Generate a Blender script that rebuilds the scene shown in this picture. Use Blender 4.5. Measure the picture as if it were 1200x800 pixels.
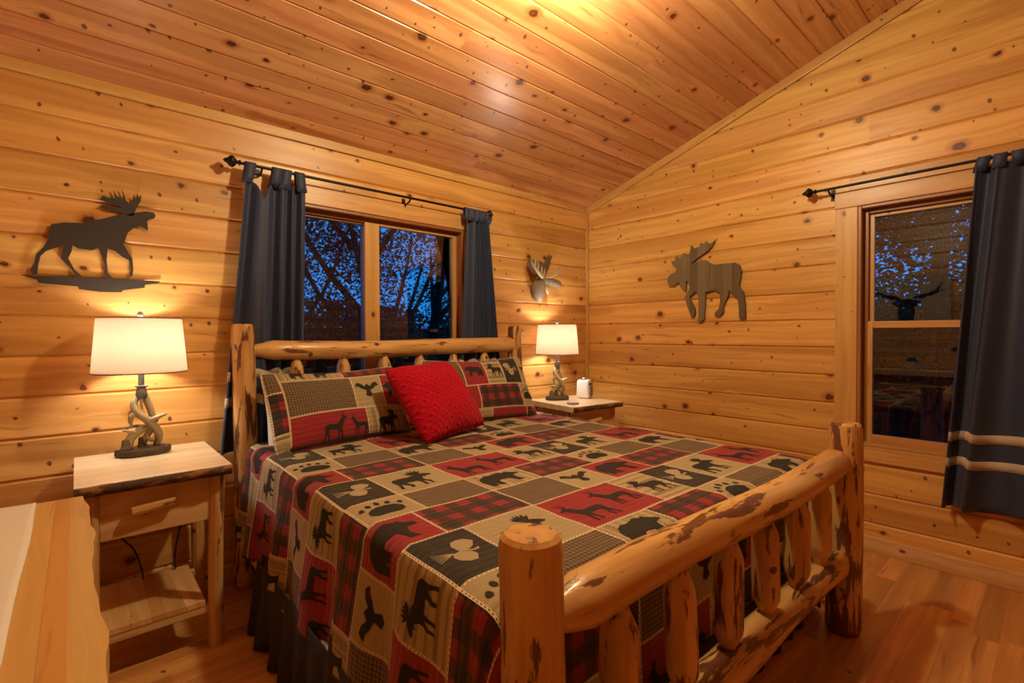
import bpy, bmesh, math, random
from mathutils import Vector, Matrix, noise as mnoise
from mathutils.geometry import tessellate_polygon

for o in list(bpy.data.objects): bpy.data.objects.remove(o)
scene = bpy.context.scene
C = scene.collection
PI = math.pi

# ---------------------------------------------------------------- camera, world, lights, exposure
F_PX = 573.0
yaw, pitch, roll = 0.84214, -0.01537, -0.003075
fw = Vector((math.cos(yaw)*math.cos(pitch), math.sin(yaw)*math.cos(pitch), math.sin(pitch)))
rt = Vector((math.sin(yaw), -math.cos(yaw), 0)); up = rt.cross(fw)
r2 = rt*math.cos(roll) + up*math.sin(roll); u2 = up*math.cos(roll) - rt*math.sin(roll)
cd = bpy.data.cameras.new('camera'); cam = bpy.data.objects.new('camera', cd); C.objects.link(cam)
cd.sensor_width = 36; cd.lens = F_PX/1200*36; cd.clip_start = 0.02
M = Matrix.Identity(4)
for i in range(3):
    M[i][0] = r2[i]; M[i][1] = u2[i]; M[i][2] = -fw[i]
M[2][3] = 1.335
cam.matrix_world = M
scene.camera = cam

w = bpy.data.worlds.new('dusk_sky'); scene.world = w; w.use_nodes = True
wn = w.node_tree; bgn = wn.nodes['Background']
bgn.inputs[0].default_value = (0.014, 0.225, 0.66, 1); bgn.inputs[1].default_value = 1.7

scene.view_settings.view_transform = 'Standard'; scene.view_settings.look = 'None'
scene.view_settings.gamma = 1; scene.view_settings.use_curve_mapping = False
scene.view_settings.exposure = 0.0
scene.cycles.use_denoising = True
scene.cycles.max_bounces = 10; scene.cycles.diffuse_bounces = 6; scene.cycles.transparent_max_bounces = 16
scene.cycles.sample_clamp_indirect = 6

CEILING_W, LAMP_W = 100.0, 11.0
CEILING_LIGHT = (1.50, 1.20, 2.75)

def point_light(name, loc, watt, color, radius, parent=None):
    l = bpy.data.lights.new(name, 'POINT'); l.energy = watt; l.color = color; l.shadow_soft_size = radius
    o = bpy.data.objects.new(name, l); C.objects.link(o); o.location = loc
    if parent: o.parent = parent
    return o
ceiling_bulb = point_light('ceiling_bulb', (0, 0, 0), CEILING_W, (1.0, 0.81, 0.47), 0.06)

# ---------------------------------------------------------------- helpers: objects
def tag(o, label=None, cat=None, group=None, kind=None):
    if label: o['label'] = label
    if cat: o['category'] = cat
    if group: o['group'] = group
    if kind: o['kind'] = kind
    return o
def empty(name, loc=(0,0,0), rz=0, parent=None):
    o = bpy.data.objects.new(name, None); C.objects.link(o)
    o.location = loc; o.rotation_euler = (0, 0, rz); o.empty_display_size = 0.1
    if parent: o.parent = parent
    return o
def link_mesh(name, me, mat, parent=None, loc=(0,0,0), basis=None, smooth=False):
    o = bpy.data.objects.new(name, me); C.objects.link(o)
    if mat and not me.materials: me.materials.append(mat)
    if parent: o.parent = parent
    if basis is not None: o.matrix_basis = basis
    else: o.location = loc
    if smooth: me.shade_smooth()
    return o
def mesh(name, v, f, mat, parent=None, loc=(0,0,0), basis=None, smooth=False):
    me = bpy.data.meshes.new(name); me.from_pydata([tuple(p) for p in v], [], f); me.update()
    return link_mesh(name, me, mat, parent, loc, basis, smooth)
def from_bm(name, bm, mat, parent=None, loc=(0,0,0), basis=None, smooth=False, angle=None):
    bmesh.ops.recalc_face_normals(bm, faces=bm.faces)
    me = bpy.data.meshes.new(name); bm.to_mesh(me); bm.free()
    o = link_mesh(name, me, mat, parent, loc, basis, smooth)
    if angle: me.set_sharp_from_angle(angle=angle)
    return o
def frame(o, x, y, z):
    m = Matrix.Identity(4)
    for i in range(3):
        m[i][0] = x[i]; m[i][1] = y[i]; m[i][2] = z[i]; m[i][3] = o[i]
    return m
def copy_tree(o, parent=None):
    c = o.copy(); C.objects.link(c); c.parent = parent
    for ch in list(o.children): copy_tree(ch, c)
    return c

# ---------------------------------------------------------------- helpers: shapes
def box_bm(bm, x0, x1, y0, y1, z0, z1):
    vs = [bm.verts.new(p) for p in ((x0,y0,z0),(x1,y0,z0),(x1,y1,z0),(x0,y1,z0),(x0,y0,z1),(x1,y0,z1),(x1,y1,z1),(x0,y1,z1))]
    for f in ((0,3,2,1),(4,5,6,7),(0,1,5,4),(1,2,6,5),(2,3,7,6),(3,0,4,7)): bm.faces.new([vs[i] for i in f])
def box(name, x0, x1, y0, y1, z0, z1, mat, parent=None, bevel=0.004, basis=None, loc=(0,0,0)):
    bm = bmesh.new(); box_bm(bm, x0, x1, y0, y1, z0, z1)
    if bevel: bmesh.ops.bevel(bm, geom=bm.edges[:], offset=bevel, segments=2, affect='EDGES', profile=0.6)
    return from_bm(name, bm, mat, parent, basis=basis, loc=loc)
def wood_box(name, p0, p1, axis, mat, parent=None, bevel=0.004):
    """box between corners, its local X along the grain axis and its origin at its centre (for the wood grain)"""
    p0, p1 = Vector(p0), Vector(p1); c = (p0+p1)/2; d = [abs(a) for a in (p1-p0)]
    ax = {'x': (Vector((1,0,0)), Vector((0,1,0)), Vector((0,0,1))), 'y': (Vector((0,1,0)), Vector((-1,0,0)), Vector((0,0,1))),
          'z': (Vector((0,0,1)), Vector((0,1,0)), Vector((-1,0,0))), 'v': (Vector((1,0,0)), Vector((0,0,1)), Vector((0,-1,0))),
          'w': (Vector((0,1,0)), Vector((0,0,1)), Vector((1,0,0))), 'u': (Vector((0,0,1)), Vector((1,0,0)), Vector((0,1,0)))}[axis]
    h = [sum(abs(ax[k][i])*d[i] for i in range(3))/2 for k in range(3)]
    return box(name, -h[0], h[0], -h[1], h[1], -h[2], h[2], mat, parent, bevel, basis=frame(c, *ax))
def board_mesh(L, W, T=0.02, ch=0.010, dp=0.010):
    """length on +X from 0, width on +Y from 0, face at z = 0, long edges chamfered"""
    prof = [(0,-T),(W,-T),(W,-dp),(W-ch,0),(ch,0),(0,-dp)]
    v = [(0,y,z) for y,z in prof] + [(L,y,z) for y,z in prof]; n = 6
    f = [tuple(range(n)), tuple(range(2*n-1, n-1, -1))] + [(i, i+n, (i+1)%n+n, (i+1)%n) for i in range(n)]
    f = [tuple(reversed(q)) for q in f]
    me = bpy.data.meshes.new('board'); me.from_pydata(v, [], f); me.update()
    return me
def prism_bm(bm, pts, z0, z1, holes=()):
    if sum(pts[i][0]*pts[(i+1)%len(pts)][1]-pts[(i+1)%len(pts)][0]*pts[i][1] for i in range(len(pts))) < 0: pts = pts[::-1]
    tris = tessellate_polygon([[Vector((x,y,0)) for x,y in pts]])
    a = [bm.verts.new((x,y,z0)) for x,y in pts]; b = [bm.verts.new((x,y,z1)) for x,y in pts]
    for t in tris:
        for vs, rev in ((a, True), (b, False)):
            try: bm.faces.new([vs[i] for i in t])
            except ValueError: pass
    n = len(pts)
    for i in range(n): bm.faces.new((a[i], a[(i+1)%n], b[(i+1)%n], b[i]))
def prism(name, pts, z0, z1, mat, parent=None, basis=None):
    bm = bmesh.new(); prism_bm(bm, pts, z0, z1)
    return from_bm(name, bm, mat, parent, basis=basis)
def lathe_bm(bm, prof, seg=24, sx=1, sy=1, c=(0,0,0), wob=None):
    rings = []
    for r, z in prof:
        rings.append([bm.verts.new((c[0]+sx*r*math.cos(2*PI*i/seg)*(wob(i/seg, z) if wob else 1), c[1]+sy*r*math.sin(2*PI*i/seg)*(wob(i/seg, z) if wob else 1), c[2]+z)) for i in range(seg)])
    for a, b in zip(rings, rings[1:]):
        for i in range(seg): bm.faces.new((a[i], a[(i+1)%seg], b[(i+1)%seg], b[i]))
    bm.faces.new(rings[0][::-1]); bm.faces.new(rings[-1])
def lathe(name, prof, mat, parent=None, seg=24, loc=(0,0,0), basis=None, sx=1, sy=1, wob=None):
    bm = bmesh.new(); lathe_bm(bm, prof, seg, sx, sy, wob=wob)
    return from_bm(name, bm, mat, parent, loc, basis, smooth=True, angle=0.7)
def tube_bm(bm, pts, rad, seg=8, flat=1.0):
    pts = [Vector(p) for p in pts]; n = len(pts)
    if not hasattr(rad, '__len__'): rad = [rad]*n
    prev = None; rings = []
    for i in range(n):
        t = (pts[min(i+1,n-1)] - pts[max(i-1,0)]).normalized()
        if prev is None:
            a = Vector((0,0,1)) if abs(t.z) < .9 else Vector((1,0,0)); prev = t.cross(a).normalized()
        nx = (prev - t*prev.dot(t)).normalized(); ny = t.cross(nx); prev = nx
        rings.append([bm.verts.new(pts[i] + nx*rad[i]*math.cos(2*PI*k/seg) + ny*rad[i]*flat*math.sin(2*PI*k/seg)) for k in range(seg)])
    for a, b in zip(rings, rings[1:]):
        for k in range(seg): bm.faces.new((a[k], a[(k+1)%seg], b[(k+1)%seg], b[k]))
    bm.faces.new(rings[0][::-1]); bm.faces.new(rings[-1])
def smooth_path(ctrl, n=8):
    c = [Vector(p) for p in ctrl]; out = []
    for i in range(len(c)-1):
        p0, p1, p2, p3 = c[max(i-1,0)], c[i], c[i+1], c[min(i+2,len(c)-1)]
        for k in range(n):
            t = k/n
            out.append(0.5*((2*p1)+(-p0+p2)*t+(2*p0-5*p1+4*p2-p3)*t*t+(-p0+3*p1-3*p2+p3)*t**3))
    out.append(c[-1]); return out
def smooth_tube(name, ctrl, radii, mat, parent=None, seg=8, n=6, flat=1.0):
    path = smooth_path(ctrl, n); m = len(path)-1; rr = []
    for i in range(m+1):
        t = i/m*(len(radii)-1); k = min(int(t), len(radii)-2); rr.append(radii[k]*(1-(t-k))+radii[k+1]*(t-k))
    bm = bmesh.new(); tube_bm(bm, path, rr, seg, flat)
    return from_bm(name, bm, mat, parent, smooth=True, angle=1.0)
def log_obj(name, p0, p1, r0, r1, mat, parent=None, seed=0, end0='round', end1='round', seg=18, wob=0.06):
    """a peeled log from p0 to p1: knobbly radius, worked ends ('round', 'flat' or 'tenon'); local Z runs along it"""
    p0, p1 = Vector(p0), Vector(p1); d = p1-p0; L = d.length; z = d.normalized()
    a = Vector((0,0,1)) if abs(z.z) < .9 else Vector((1,0,0)); x = a.cross(z).normalized(); y = z.cross(x)
    if abs(z.z) > .9: x, y = Vector((1,0,0)), z.cross(Vector((1,0,0)))
    st = []
    def ends(kind, r):
        if kind == 'tenon': return [(0.0, .42), (.02, .5), (.065, .93), (.085, 1.0)]
        if kind == 'cone': return [(0.0, .55), (.05, .80), (.10, 1.0)]
        if kind == 'flat': return [(0.0, .97), (.006, 1.0)]
        return [(0.0, .80), (.008, .93), (.025, 1.0)]
    st += [(h, s) for h, s in ends(end0, r0)]
    h1 = [(L-h, s) for h, s in ends(end1, r1)][::-1]
    n = max(3, int(L/0.09)); a0, b0 = st[-1][0], h1[0][0]
    st += [(a0+(b0-a0)*i/n, 1.0) for i in range(1, n)]; st += h1
    rnd = random.Random(seed); ox = rnd.random()*50; bm = bmesh.new(); rings = []
    for h, s in st:
        t = h/L; r = (r0*(1-t)+r1*t)*s; ring = []
        bx = .006*math.sin(h*4+ox); by = .006*math.cos(h*3.3+ox*2)
        for k in range(seg):
            an = 2*PI*k/seg
            q = 1 + wob*mnoise.noise(Vector((math.cos(an)*1.3+ox, math.sin(an)*1.3, h*5)))
            ring.append(bm.verts.new((r*q*math.cos(an)+bx, r*q*math.sin(an)+by, h)))
        rings.append(ring)
    for a_, b_ in zip(rings, rings[1:]):
        for k in range(seg): bm.faces.new((a_[k], a_[(k+1)%seg], b_[(k+1)%seg], b_[k]))
    bm.faces.new(rings[0][::-1]); bm.faces.new(rings[-1])
    return from_bm(name, bm, mat, parent, basis=frame(p0, x, y, z), smooth=True, angle=0.5)

# ---------------------------------------------------------------- helpers: materials
class NT:
    def __init__(s, name):
        s.m = bpy.data.materials.new(name); s.m.use_nodes = True; s.t = s.m.node_tree
        s.b = s.t.nodes['Principled BSDF']; s.out = s.t.nodes['Material Output']
    def n(s, typ, **kw):
        nd = s.t.nodes.new(typ)
        for k, v in kw.items():
            if hasattr(nd, k): setattr(nd, k, v)
            else: nd.inputs[k].default_value = v
        return nd
    def put(s, sock, val):
        if isinstance(val, bpy.types.NodeSocket): s.t.links.new(val, sock)
        else: sock.default_value = val
    def math(s, op, a, b=0.0, c=0.0, clamp=False):
        nd = s.t.nodes.new('ShaderNodeMath'); nd.operation = op; nd.use_clamp = clamp
        for k, v in enumerate((a, b, c)): s.put(nd.inputs[k], v)
        return nd.outputs[0]
    def vmath(s, op, a, b=(0,0,0)):
        nd = s.t.nodes.new('ShaderNodeVectorMath'); nd.operation = op
        s.put(nd.inputs[0], a); s.put(nd.inputs[1], b); return nd.outputs[0]
    def comb(s, x, y, z):
        nd = s.t.nodes.new('ShaderNodeCombineXYZ')
        for k, v in enumerate((x, y, z)): s.put(nd.inputs[k], v)
        return nd.outputs[0]
    def sep(s, v):
        nd = s.t.nodes.new('ShaderNodeSeparateXYZ'); s.put(nd.inputs[0], v); return nd.outputs
    def ramp(s, fac, a, b):
        nd = s.t.nodes.new('ShaderNodeMapRange'); nd.interpolation_type = 'SMOOTHSTEP'
        s.put(nd.inputs[0], fac); s.put(nd.inputs[1], a); s.put(nd.inputs[2], b); return nd.outputs[0]
    def mix(s, fac, a, b, mode='MIX'):
        nd = s.t.nodes.new('ShaderNodeMix'); nd.data_type = 'RGBA'; nd.blend_type = mode
        s.put(nd.inputs[0], fac); s.put(nd.inputs[6], a); s.put(nd.inputs[7], b); return nd.outputs[2]
    def noise(s, vec, scale=1.0, detail=3.0, rough=0.5, dist=0.0, dim='3D'):
        nd = s.n('ShaderNodeTexNoise', noise_dimensions=dim, Scale=scale, Detail=detail, Roughness=rough, Distortion=dist)
        s.put(nd.inputs['Vector'], vec); return nd.outputs[0]
    def bump(s, h, strength=0.2, dist=0.01):
        nd = s.n('ShaderNodeBump', Strength=strength, Distance=dist); s.put(nd.inputs['Height'], h)
        s.t.links.new(nd.outputs[0], s.b.inputs['Normal'])
    def color(s, c): s.put(s.b.inputs['Base Color'], c)
def rgb(r, g, b): return (r, g, b, 1)
def plain(name, c, rough=0.6, metal=0.0, noise_amt=0.12, nscale=40, bump=0.0):
    t = NT(name); tc = t.n('ShaderNodeTexCoord').outputs['Object']
    k = t.noise(tc, nscale, 3)
    t.color(t.mix(t.math('MULTIPLY', k, noise_amt*2), rgb(*c), rgb(*[x*0.6 for x in c])))
    t.b.inputs['Roughness'].default_value = rough; t.b.inputs['Metallic'].default_value = metal
    if bump: t.bump(k, bump, .005)
    return t.m

def wood(name, light, mid, dark, knots=0.5, rough=0.36, kx=0.21, ky=0.165, vary=0.2, knot_col=(0.055,0.016,0.006), halo=(0.34,0.095,0.025), gloss=0.5, along='X', big=1.0):
    """knotty pine sawn along one local axis; every board takes its own cut through Object Info > Random"""
    t = NT(name); tc = t.n('ShaderNodeTexCoord').outputs['Object']; inf = t.n('ShaderNodeObjectInfo').outputs['Random']
    x, y, z = t.sep(tc)
    if along == 'Z': x, y, z = z, x, y
    rnd2 = t.math('FRACT', t.math('MULTIPLY', inf, 17.31)); rnd3 = t.math('FRACT', t.math('MULTIPLY', inf, 91.7))
    X = t.math('ADD', x, t.math('MULTIPLY', inf, 57.0)); Y = t.math('ADD', y, t.math('MULTIPLY', rnd2, 23.0)); Z = t.math('ADD', z, t.math('MULTIPLY', rnd3, 9.0))
    # knots
    warp = t.noise(t.comb(X, Y, Z), 34, 2)
    kv = t.comb(t.math('DIVIDE', X, kx), t.math('DIVIDE', Y, ky), t.math('DIVIDE', Z, ky))
    vo = t.n('ShaderNodeTexVoronoi', voronoi_dimensions='2D' if along == 'X' else '3D', feature='F1'); vo.inputs['Scale'].default_value = 1.0
    t.put(vo.inputs['Vector'], kv)
    d = t.math('ADD', vo.outputs['Distance'], t.math('MULTIPLY', t.math('SUBTRACT', warp, 0.5), 0.13))
    cr, cg, cb = t.sep(vo.outputs['Color'])
    have = t.math('GREATER_THAN', cr, 1.0-knots)
    rad = t.math('MULTIPLY', have, t.math('ADD', 0.022*big, t.math('MULTIPLY', t.math('POWER', cg, 2.6), 0.125*big)))
    q = t.math('DIVIDE', d, t.math('MAXIMUM', rad, 0.001))
    km = t.math('MULTIPLY', have, t.math('SUBTRACT', 1.0, t.ramp(q, 0.72, 1.08)))
    hm = t.math('MULTIPLY', have, t.math('SUBTRACT', 1.0, t.ramp(q, 0.9, 2.3)))
    # a second scatter of small slanting pin knots and slashes
    vo2 = t.n('ShaderNodeTexVoronoi', voronoi_dimensions='2D' if along == 'X' else '3D', feature='F1'); vo2.inputs['Scale'].default_value = 1.0
    t.put(vo2.inputs['Vector'], t.comb(t.math('ADD', t.math('DIVIDE', X, kx*.36), t.math('MULTIPLY', Y, 2.5)), t.math('DIVIDE', Y, ky*.62), t.math('DIVIDE', Z, ky*.62)))
    e0, e1, e2 = t.sep(vo2.outputs['Color']); have2 = t.math('GREATER_THAN', e0, 1.0-knots*.42)
    rad2 = t.math('ADD', 0.035*big, t.math('MULTIPLY', t.math('POWER', e1, 2.0), 0.11*big))
    q2 = t.math('DIVIDE', t.math('ADD', vo2.outputs['Distance'], t.math('MULTIPLY', t.math('SUBTRACT', warp, 0.5), 0.22)), rad2)
    km2 = t.math('MULTIPLY', have2, t.math('SUBTRACT', 1.0, t.ramp(q2, 0.7, 1.1)))
    px, py, pz = t.sep(vo.outputs['Position'])
    # grain lines, swept round the knots
    sw = t.math('MULTIPLY', have, t.math('SUBTRACT', 1.0, t.ramp(d, 0.0, 0.42)))
    gy = t.math('SUBTRACT', Y, t.math('MULTIPLY', t.math('MULTIPLY', sw, 0.75), t.math('SUBTRACT', Y, t.math('MULTIPLY', py, ky))))
    lowv = t.comb(t.math('MULTIPLY', X, 1.4), t.math('MULTIPLY', gy, 5.0), t.math('MULTIPLY', Z, 5.0))
    low = t.noise(lowv, 1.0, 2)
    gy2 = t.math('ADD', gy, t.math('MULTIPLY', low, 0.10))
    g1 = t.noise(t.comb(t.math('MULTIPLY', X, 0.7), t.math('MULTIPLY', gy2, 26), t.math('MULTIPLY', Z, 14)), 1.0, 3, .55)
    g2 = t.noise(t.comb(t.math('MULTIPLY', X, 5), t.math('MULTIPLY', gy2, 210), t.math('MULTIPLY', Z, 120)), 1.0, 2)
    band = t.noise(t.comb(t.math('MULTIPLY', X, 0.55), t.math('MULTIPLY', gy, 6), t.math('MULTIPLY', Z, 4)), 1.0, 1)
    col = t.mix(t.ramp(g1, 0.36, 0.68), rgb(*light), rgb(*mid))
    col = t.mix(t.math('MULTIPLY', t.ramp(band, 0.50, 0.56), 0.42), col, rgb(*dark))
    col = t.mix(t.math('MULTIPLY', t.ramp(low, 0.52, 0.75), 0.40), col, rgb(*[m_*.9 for m_ in mid]))
    streak = t.noise(t.comb(t.math('MULTIPLY', X, 2.0), t.math('MULTIPLY', gy2, 38), t.math('MULTIPLY', Z, 8)), 1.0, 2)
    col = t.mix(t.math('MULTIPLY', t.ramp(streak, 0.66, 0.74), 0.5), col, rgb(*[m_*.55 for m_ in dark]))
    col = t.mix(t.math('MULTIPLY', t.ramp(g2, 0.45, 0.8), 0.22), col, rgb(*dark))
    ring = t.math('SINE', t.math('MULTIPLY', q, 9.0))
    col = t.mix(t.math('MULTIPLY', hm, 0.62), col, rgb(*halo))
    kc = t.mix(t.ramp(ring, -0.4, 0.9), rgb(*knot_col), rgb(*[a*0.6+b*0.25 for a, b in zip(knot_col, halo)]))
    col = t.mix(t.math('MULTIPLY', km, 0.93), col, kc)
    col = t.mix(t.math('MULTIPLY', km2, 0.85), col, rgb(*[v_*1.5 for v_ in knot_col]))
    hs = t.n('ShaderNodeHueSaturation'); t.put(hs.inputs['Color'], col)
    t.put(hs.inputs['Value'], t.math('ADD', 1.0-vary*0.5, t.math('MULTIPLY', rnd2, vary)))
    t.put(hs.inputs['Hue'], t.math('ADD', 0.494, t.math('MULTIPLY', rnd3, 0.012)))
    t.color(hs.outputs[0])
    t.put(t.b.inputs['Roughness'], t.math('ADD', rough-0.05, t.math('MULTIPLY', g1, 0.12)))
    t.b.inputs['Specular IOR Level'].default_value = gloss
    t.bump(t.math('ADD', t.math('MULTIPLY', g1, 0.5), t.math('MULTIPLY', km, -0.5)), 0.10, 0.004)
    return t.m
def log_wood(name, light, mid, bark, amt=0.5, rough=0.3):
    """peeled, varnished log with rags of inner bark left on it; local Z along the log"""
    t = NT(name); tc = t.n('ShaderNodeTexCoord').outputs['Object']; inf = t.n('ShaderNodeObjectInfo').outputs['Random']
    x, y, z = t.sep(tc); X = t.math('ADD', x, t.math('MULTIPLY', inf, 31)); Z = t.math('ADD', z, t.math('MULTIPLY', inf, 77))
    g = t.noise(t.comb(t.math('MULTIPLY', X, 30), t.math('MULTIPLY', y, 30), t.math('MULTIPLY', Z, 2.2)), 1.0, 4, .55)
    broad = t.noise(t.comb(t.math('MULTIPLY', X, 9), t.math('MULTIPLY', y, 9), t.math('MULTIPLY', Z, 2.5)), 1.0, 2)
    rag = t.noise(t.comb(t.math('MULTIPLY', X, 26), t.math('MULTIPLY', y, 26), t.math('MULTIPLY', Z, 4.4)), 1.0, 5, .6, .4)
    wh = t.noise(t.comb(t.math('MULTIPLY', X, 4), t.math('MULTIPLY', y, 4), t.math('MULTIPLY', Z, 1.6)), 1.0, 1)
    lvl = t.math('SUBTRACT', 0.78-0.27*amt, t.math('MULTIPLY', wh, 0.26))
    m = t.ramp(rag, t.math('ADD', lvl, 0.085), t.math('ADD', lvl, 0.135))
    vo = t.n('ShaderNodeTexVoronoi', feature='F1'); vo.inputs['Scale'].default_value = 6.5; t.put(vo.inputs['Vector'], t.comb(X, y, Z))
    kn = t.math('MULTIPLY', t.math('GREATER_THAN', t.sep(vo.outputs['Color'])[0], .5), t.math('SUBTRACT', 1.0, t.ramp(vo.outputs['Distance'], .07, .11)))
    col = t.mix(t.ramp(g, .35, .7), rgb(*light), rgb(*mid))
    col = t.mix(t.math('MULTIPLY', t.ramp(broad, .5, .75), .5), col, rgb(*[c*.72 for c in mid]))
    bk = t.mix(t.noise(tc, 60, 2), rgb(*bark), rgb(*[c*.35 for c in bark]))
    col = t.mix(t.math('MULTIPLY', m, .95), col, bk); col = t.mix(t.math('MULTIPLY', kn, .9), col, rgb(.06,.018,.006))
    t.color(col); t.b.inputs['Roughness'].default_value = rough
    t.bump(t.math('SUBTRACT', t.math('MULTIPLY', g, .4), t.math('MULTIPLY', m, .5)), .25, .006)
    return t.m

MAT = {}
MAT['pine'] = wood('pine_wall', (0.72,0.41,0.130), (0.60,0.305,0.078), (0.385,0.155,0.032), 0.44)
MAT['ceil'] = wood('pine_ceiling', (0.68,0.36,0.155), (0.56,0.25,0.095), (0.34,0.12,0.042), 0.46, rough=0.25)
MAT['floor'] = wood('oak_floor', (0.66,0.34,0.12), (0.52,0.24,0.075), (0.36,0.15,0.045), 0.06, rough=0.3, vary=0.42)
MAT['trim'] = wood('pine_trim', (0.64,0.37,0.13), (0.54,0.28,0.085), (0.40,0.18,0.05), 0.2, ky=0.12, big=.6)
MAT['jamb'] = wood('stained_jamb', (0.36,0.15,0.05), (0.29,0.11,0.035), (0.20,0.07,0.022), 0.1)
MAT['sash'] = wood('sash_wood', (0.60,0.34,0.12), (0.50,0.26,0.08), (0.4,0.18,0.05), 0.1)
MAT['log'] = log_wood('peeled_log', (0.66,0.41,0.16), (0.52,0.27,0.085), (0.20,0.068,0.026), 0.60)
MAT['log_post'] = log_wood('post_log', (0.64,0.38,0.14), (0.50,0.25,0.075), (0.17,0.055,0.022), 0.86)
MAT['log_rough'] = log_wood('rough_log', (0.58,0.34,0.12), (0.45,0.22,0.065), (0.16,0.055,0.022), 0.74)
MAT['furn'] = wood('nightstand_pine', (0.72,0.49,0.24), (0.62,0.38,0.16), (0.48,0.26,0.095), 0.28, big=.7)
MAT['dresser'] = wood('dresser_pine', (0.66,0.42,0.155), (0.57,0.34,0.11), (0.44,0.24,0.07), 0.15, big=.5)
MAT['dresser_strip'] = wood('dresser_strip', (0.56,0.27,0.08), (0.47,0.20,0.055), (0.38,0.18,0.05), 0.15, big=.5)
MAT['top'] = wood('pale_pine_top', (0.74,0.58,0.39), (0.66,0.49,0.30), (0.54,0.36,0.19), 0.18, big=.5, rough=.3)
MAT['redboard'] = wood('reddish_board', (0.58,0.29,0.12), (0.48,0.21,0.08), (0.36,0.14,0.05), 0.15)
t = NT('bark_edge'); tc = t.n('ShaderNodeTexCoord').outputs['Object']; bn = t.noise(tc, 70, 4)
t.color(t.mix(t.ramp(t.noise(t.vmath('MULTIPLY', tc, (1, 1, 2.5)), 13, 3), .52, .60), t.mix(bn, rgb(.035,.018,.010), rgb(.13,.065,.03)), t.mix(bn, rgb(.36,.16,.05), rgb(.22,.09,.03)))); t.b.inputs['Roughness'].default_value = .75; t.bump(bn, .6, .006)
MAT['bark'] = t.m
MAT['black_metal'] = plain('black_metal', (0.016,0.012,0.010), 0.45, .6)
MAT['backing'] = plain('dark_backing', (0.20,0.085,0.03), 0.9)

# ---------------------------------------------------------------- room shell
XL, XR, YB, YF, YR = -0.47, 3.617, 2.984, -2.40, -0.15
EAVE, SLOPE, ROW = 2.51, 0.315, 0.178
def ceil_z(y): return EAVE + SLOPE*(YB-y) if y >= YR else EAVE + SLOPE*(YB-YR) - SLOPE*(YR-y)
def y_at(z): return YB - (z-EAVE)/SLOPE            # where the slope over the bed crosses height z
V = Vector
WALLS = {   # name: (origin of local x=0, local x, local y, normal into the room)
    'wall_back': (V((XL,YB,0)), V((1,0,0)), V((0,0,1)), V((0,-1,0))),
    'wall_right': (V((XR,YB,0)), V((0,-1,0)), V((0,0,1)), V((-1,0,0))),
    'wall_left': (V((XL,YF,0)), V((0,1,0)), V((0,0,1)), V((1,0,0))),
    'wall_rear': (V((XR,YF,0)), V((-1,0,0)), V((0,0,1)), V((0,1,0)))}
def wall(name, length, top_fn, hole, label, joints=()):
    o, ax, ay, az = WALLS[name]
    # backing sheet behind the boards, with the window opening left out
    bm = bmesh.new(); T = 0.022; zt = 3.7 if name in ('wall_left', 'wall_right') else 2.95
    cells = [(-0.15, length+0.15, -0.1, zt)] if not hole else [(-0.15, hole[0], -0.1, zt), (hole[1], length+0.15, -0.1, zt), (hole[0], hole[1], -0.1, hole[2]), (hole[0], hole[1], hole[3], zt)]
    for a, b, c, d in cells: box_bm(bm, a, b, c, d, -0.14, -T)
    root = from_bm(name, bm, MAT['backing'], basis=frame(o, ax, ay, az)); tag(root, label, 'wall', kind='structure')
    k = 0
    while True:
        z0 = -0.005 + ROW*k; z1 = z0 + ROW; k += 1
        a, b = top_fn(max(z0, 0))
        if b-a < 0.03 or z0 > 3.6: break
        cuts = [a] + [j for kk, j in joints if kk == k-1 and a < j < b] + [b]
        for c0, c1 in zip(cuts, cuts[1:]):
            segs = []
            if hole and z1 > hole[2] and z0 < hole[3] and c1 > hole[0] and c0 < hole[1]:
                if c0 < hole[0]: segs.append((c0, hole[0], z0, z1))
                if c1 > hole[1]: segs.append((hole[1], c1, z0, z1))
                h0, h1 = max(hole[0], c0), min(hole[1], c1)
                if z0 < hole[2]-.03: segs.append((h0, h1, z0, hole[2]))
                if z1 > hole[3]+.03: segs.append((h0, h1, hole[3], z1))
            else: segs.append((c0, c1, z0, z1))
            for s0, s1, q0, q1 in segs:
                me = board_mesh(s1-s0, q1-q0)
                link_mesh('wall_board', me, MAT['pine'], root, basis=Matrix.Translation((s0, q0, 0)))
    return root
LX, LY = XR-XL, YB-YF
BW = (0.815, 2.175, 0.90, 2.11)      # back window opening: x0, x1, z0, z1
RW = (0.836, -0.12, 0.64, 2.115)     # right window opening: y0, y1, z0, z1
def gable(sign):
    def fn(z):
        if z <= EAVE-0.02: return (0.0, LY)
        yb = y_at(z); yf = YR - (ceil_z(YR)-z)/SLOPE*-1 if False else YR-(EAVE+SLOPE*(YB-YR)-z)/SLOPE
        yf = max(yf, YF); yb = min(yb+.05, YB)
        return (YB-yb, YB-yf) if sign > 0 else (yf-YF, yb-YF)
    return fn
wall('wall_back', LX, lambda z: (0, LX) if z < EAVE else (0, 0), (BW[0]-XL-.05, BW[1]-XL+.05, BW[2]-.05, BW[3]+.05), 'knotty pine board wall behind the headboard with a wide window', joints=[(12, 1.95), (3, 1.3), (9, 3.55)])
wall('wall_right', LY, gable(1), (YB-RW[0]-.05, YB-RW[1]+.05, RW[2]-.03, RW[3]+.05), 'knotty pine gable wall with a tall window at its right', joints=[(14, 2.2), (4, 2.75)])
wall('wall_left', LY, gable(-1), None, 'knotty pine board wall beside the dresser')
wall('wall_rear', LX, lambda z: (0, LX) if z < 2.75 else (0, 0), None, 'knotty pine board wall behind the camera')

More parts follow.
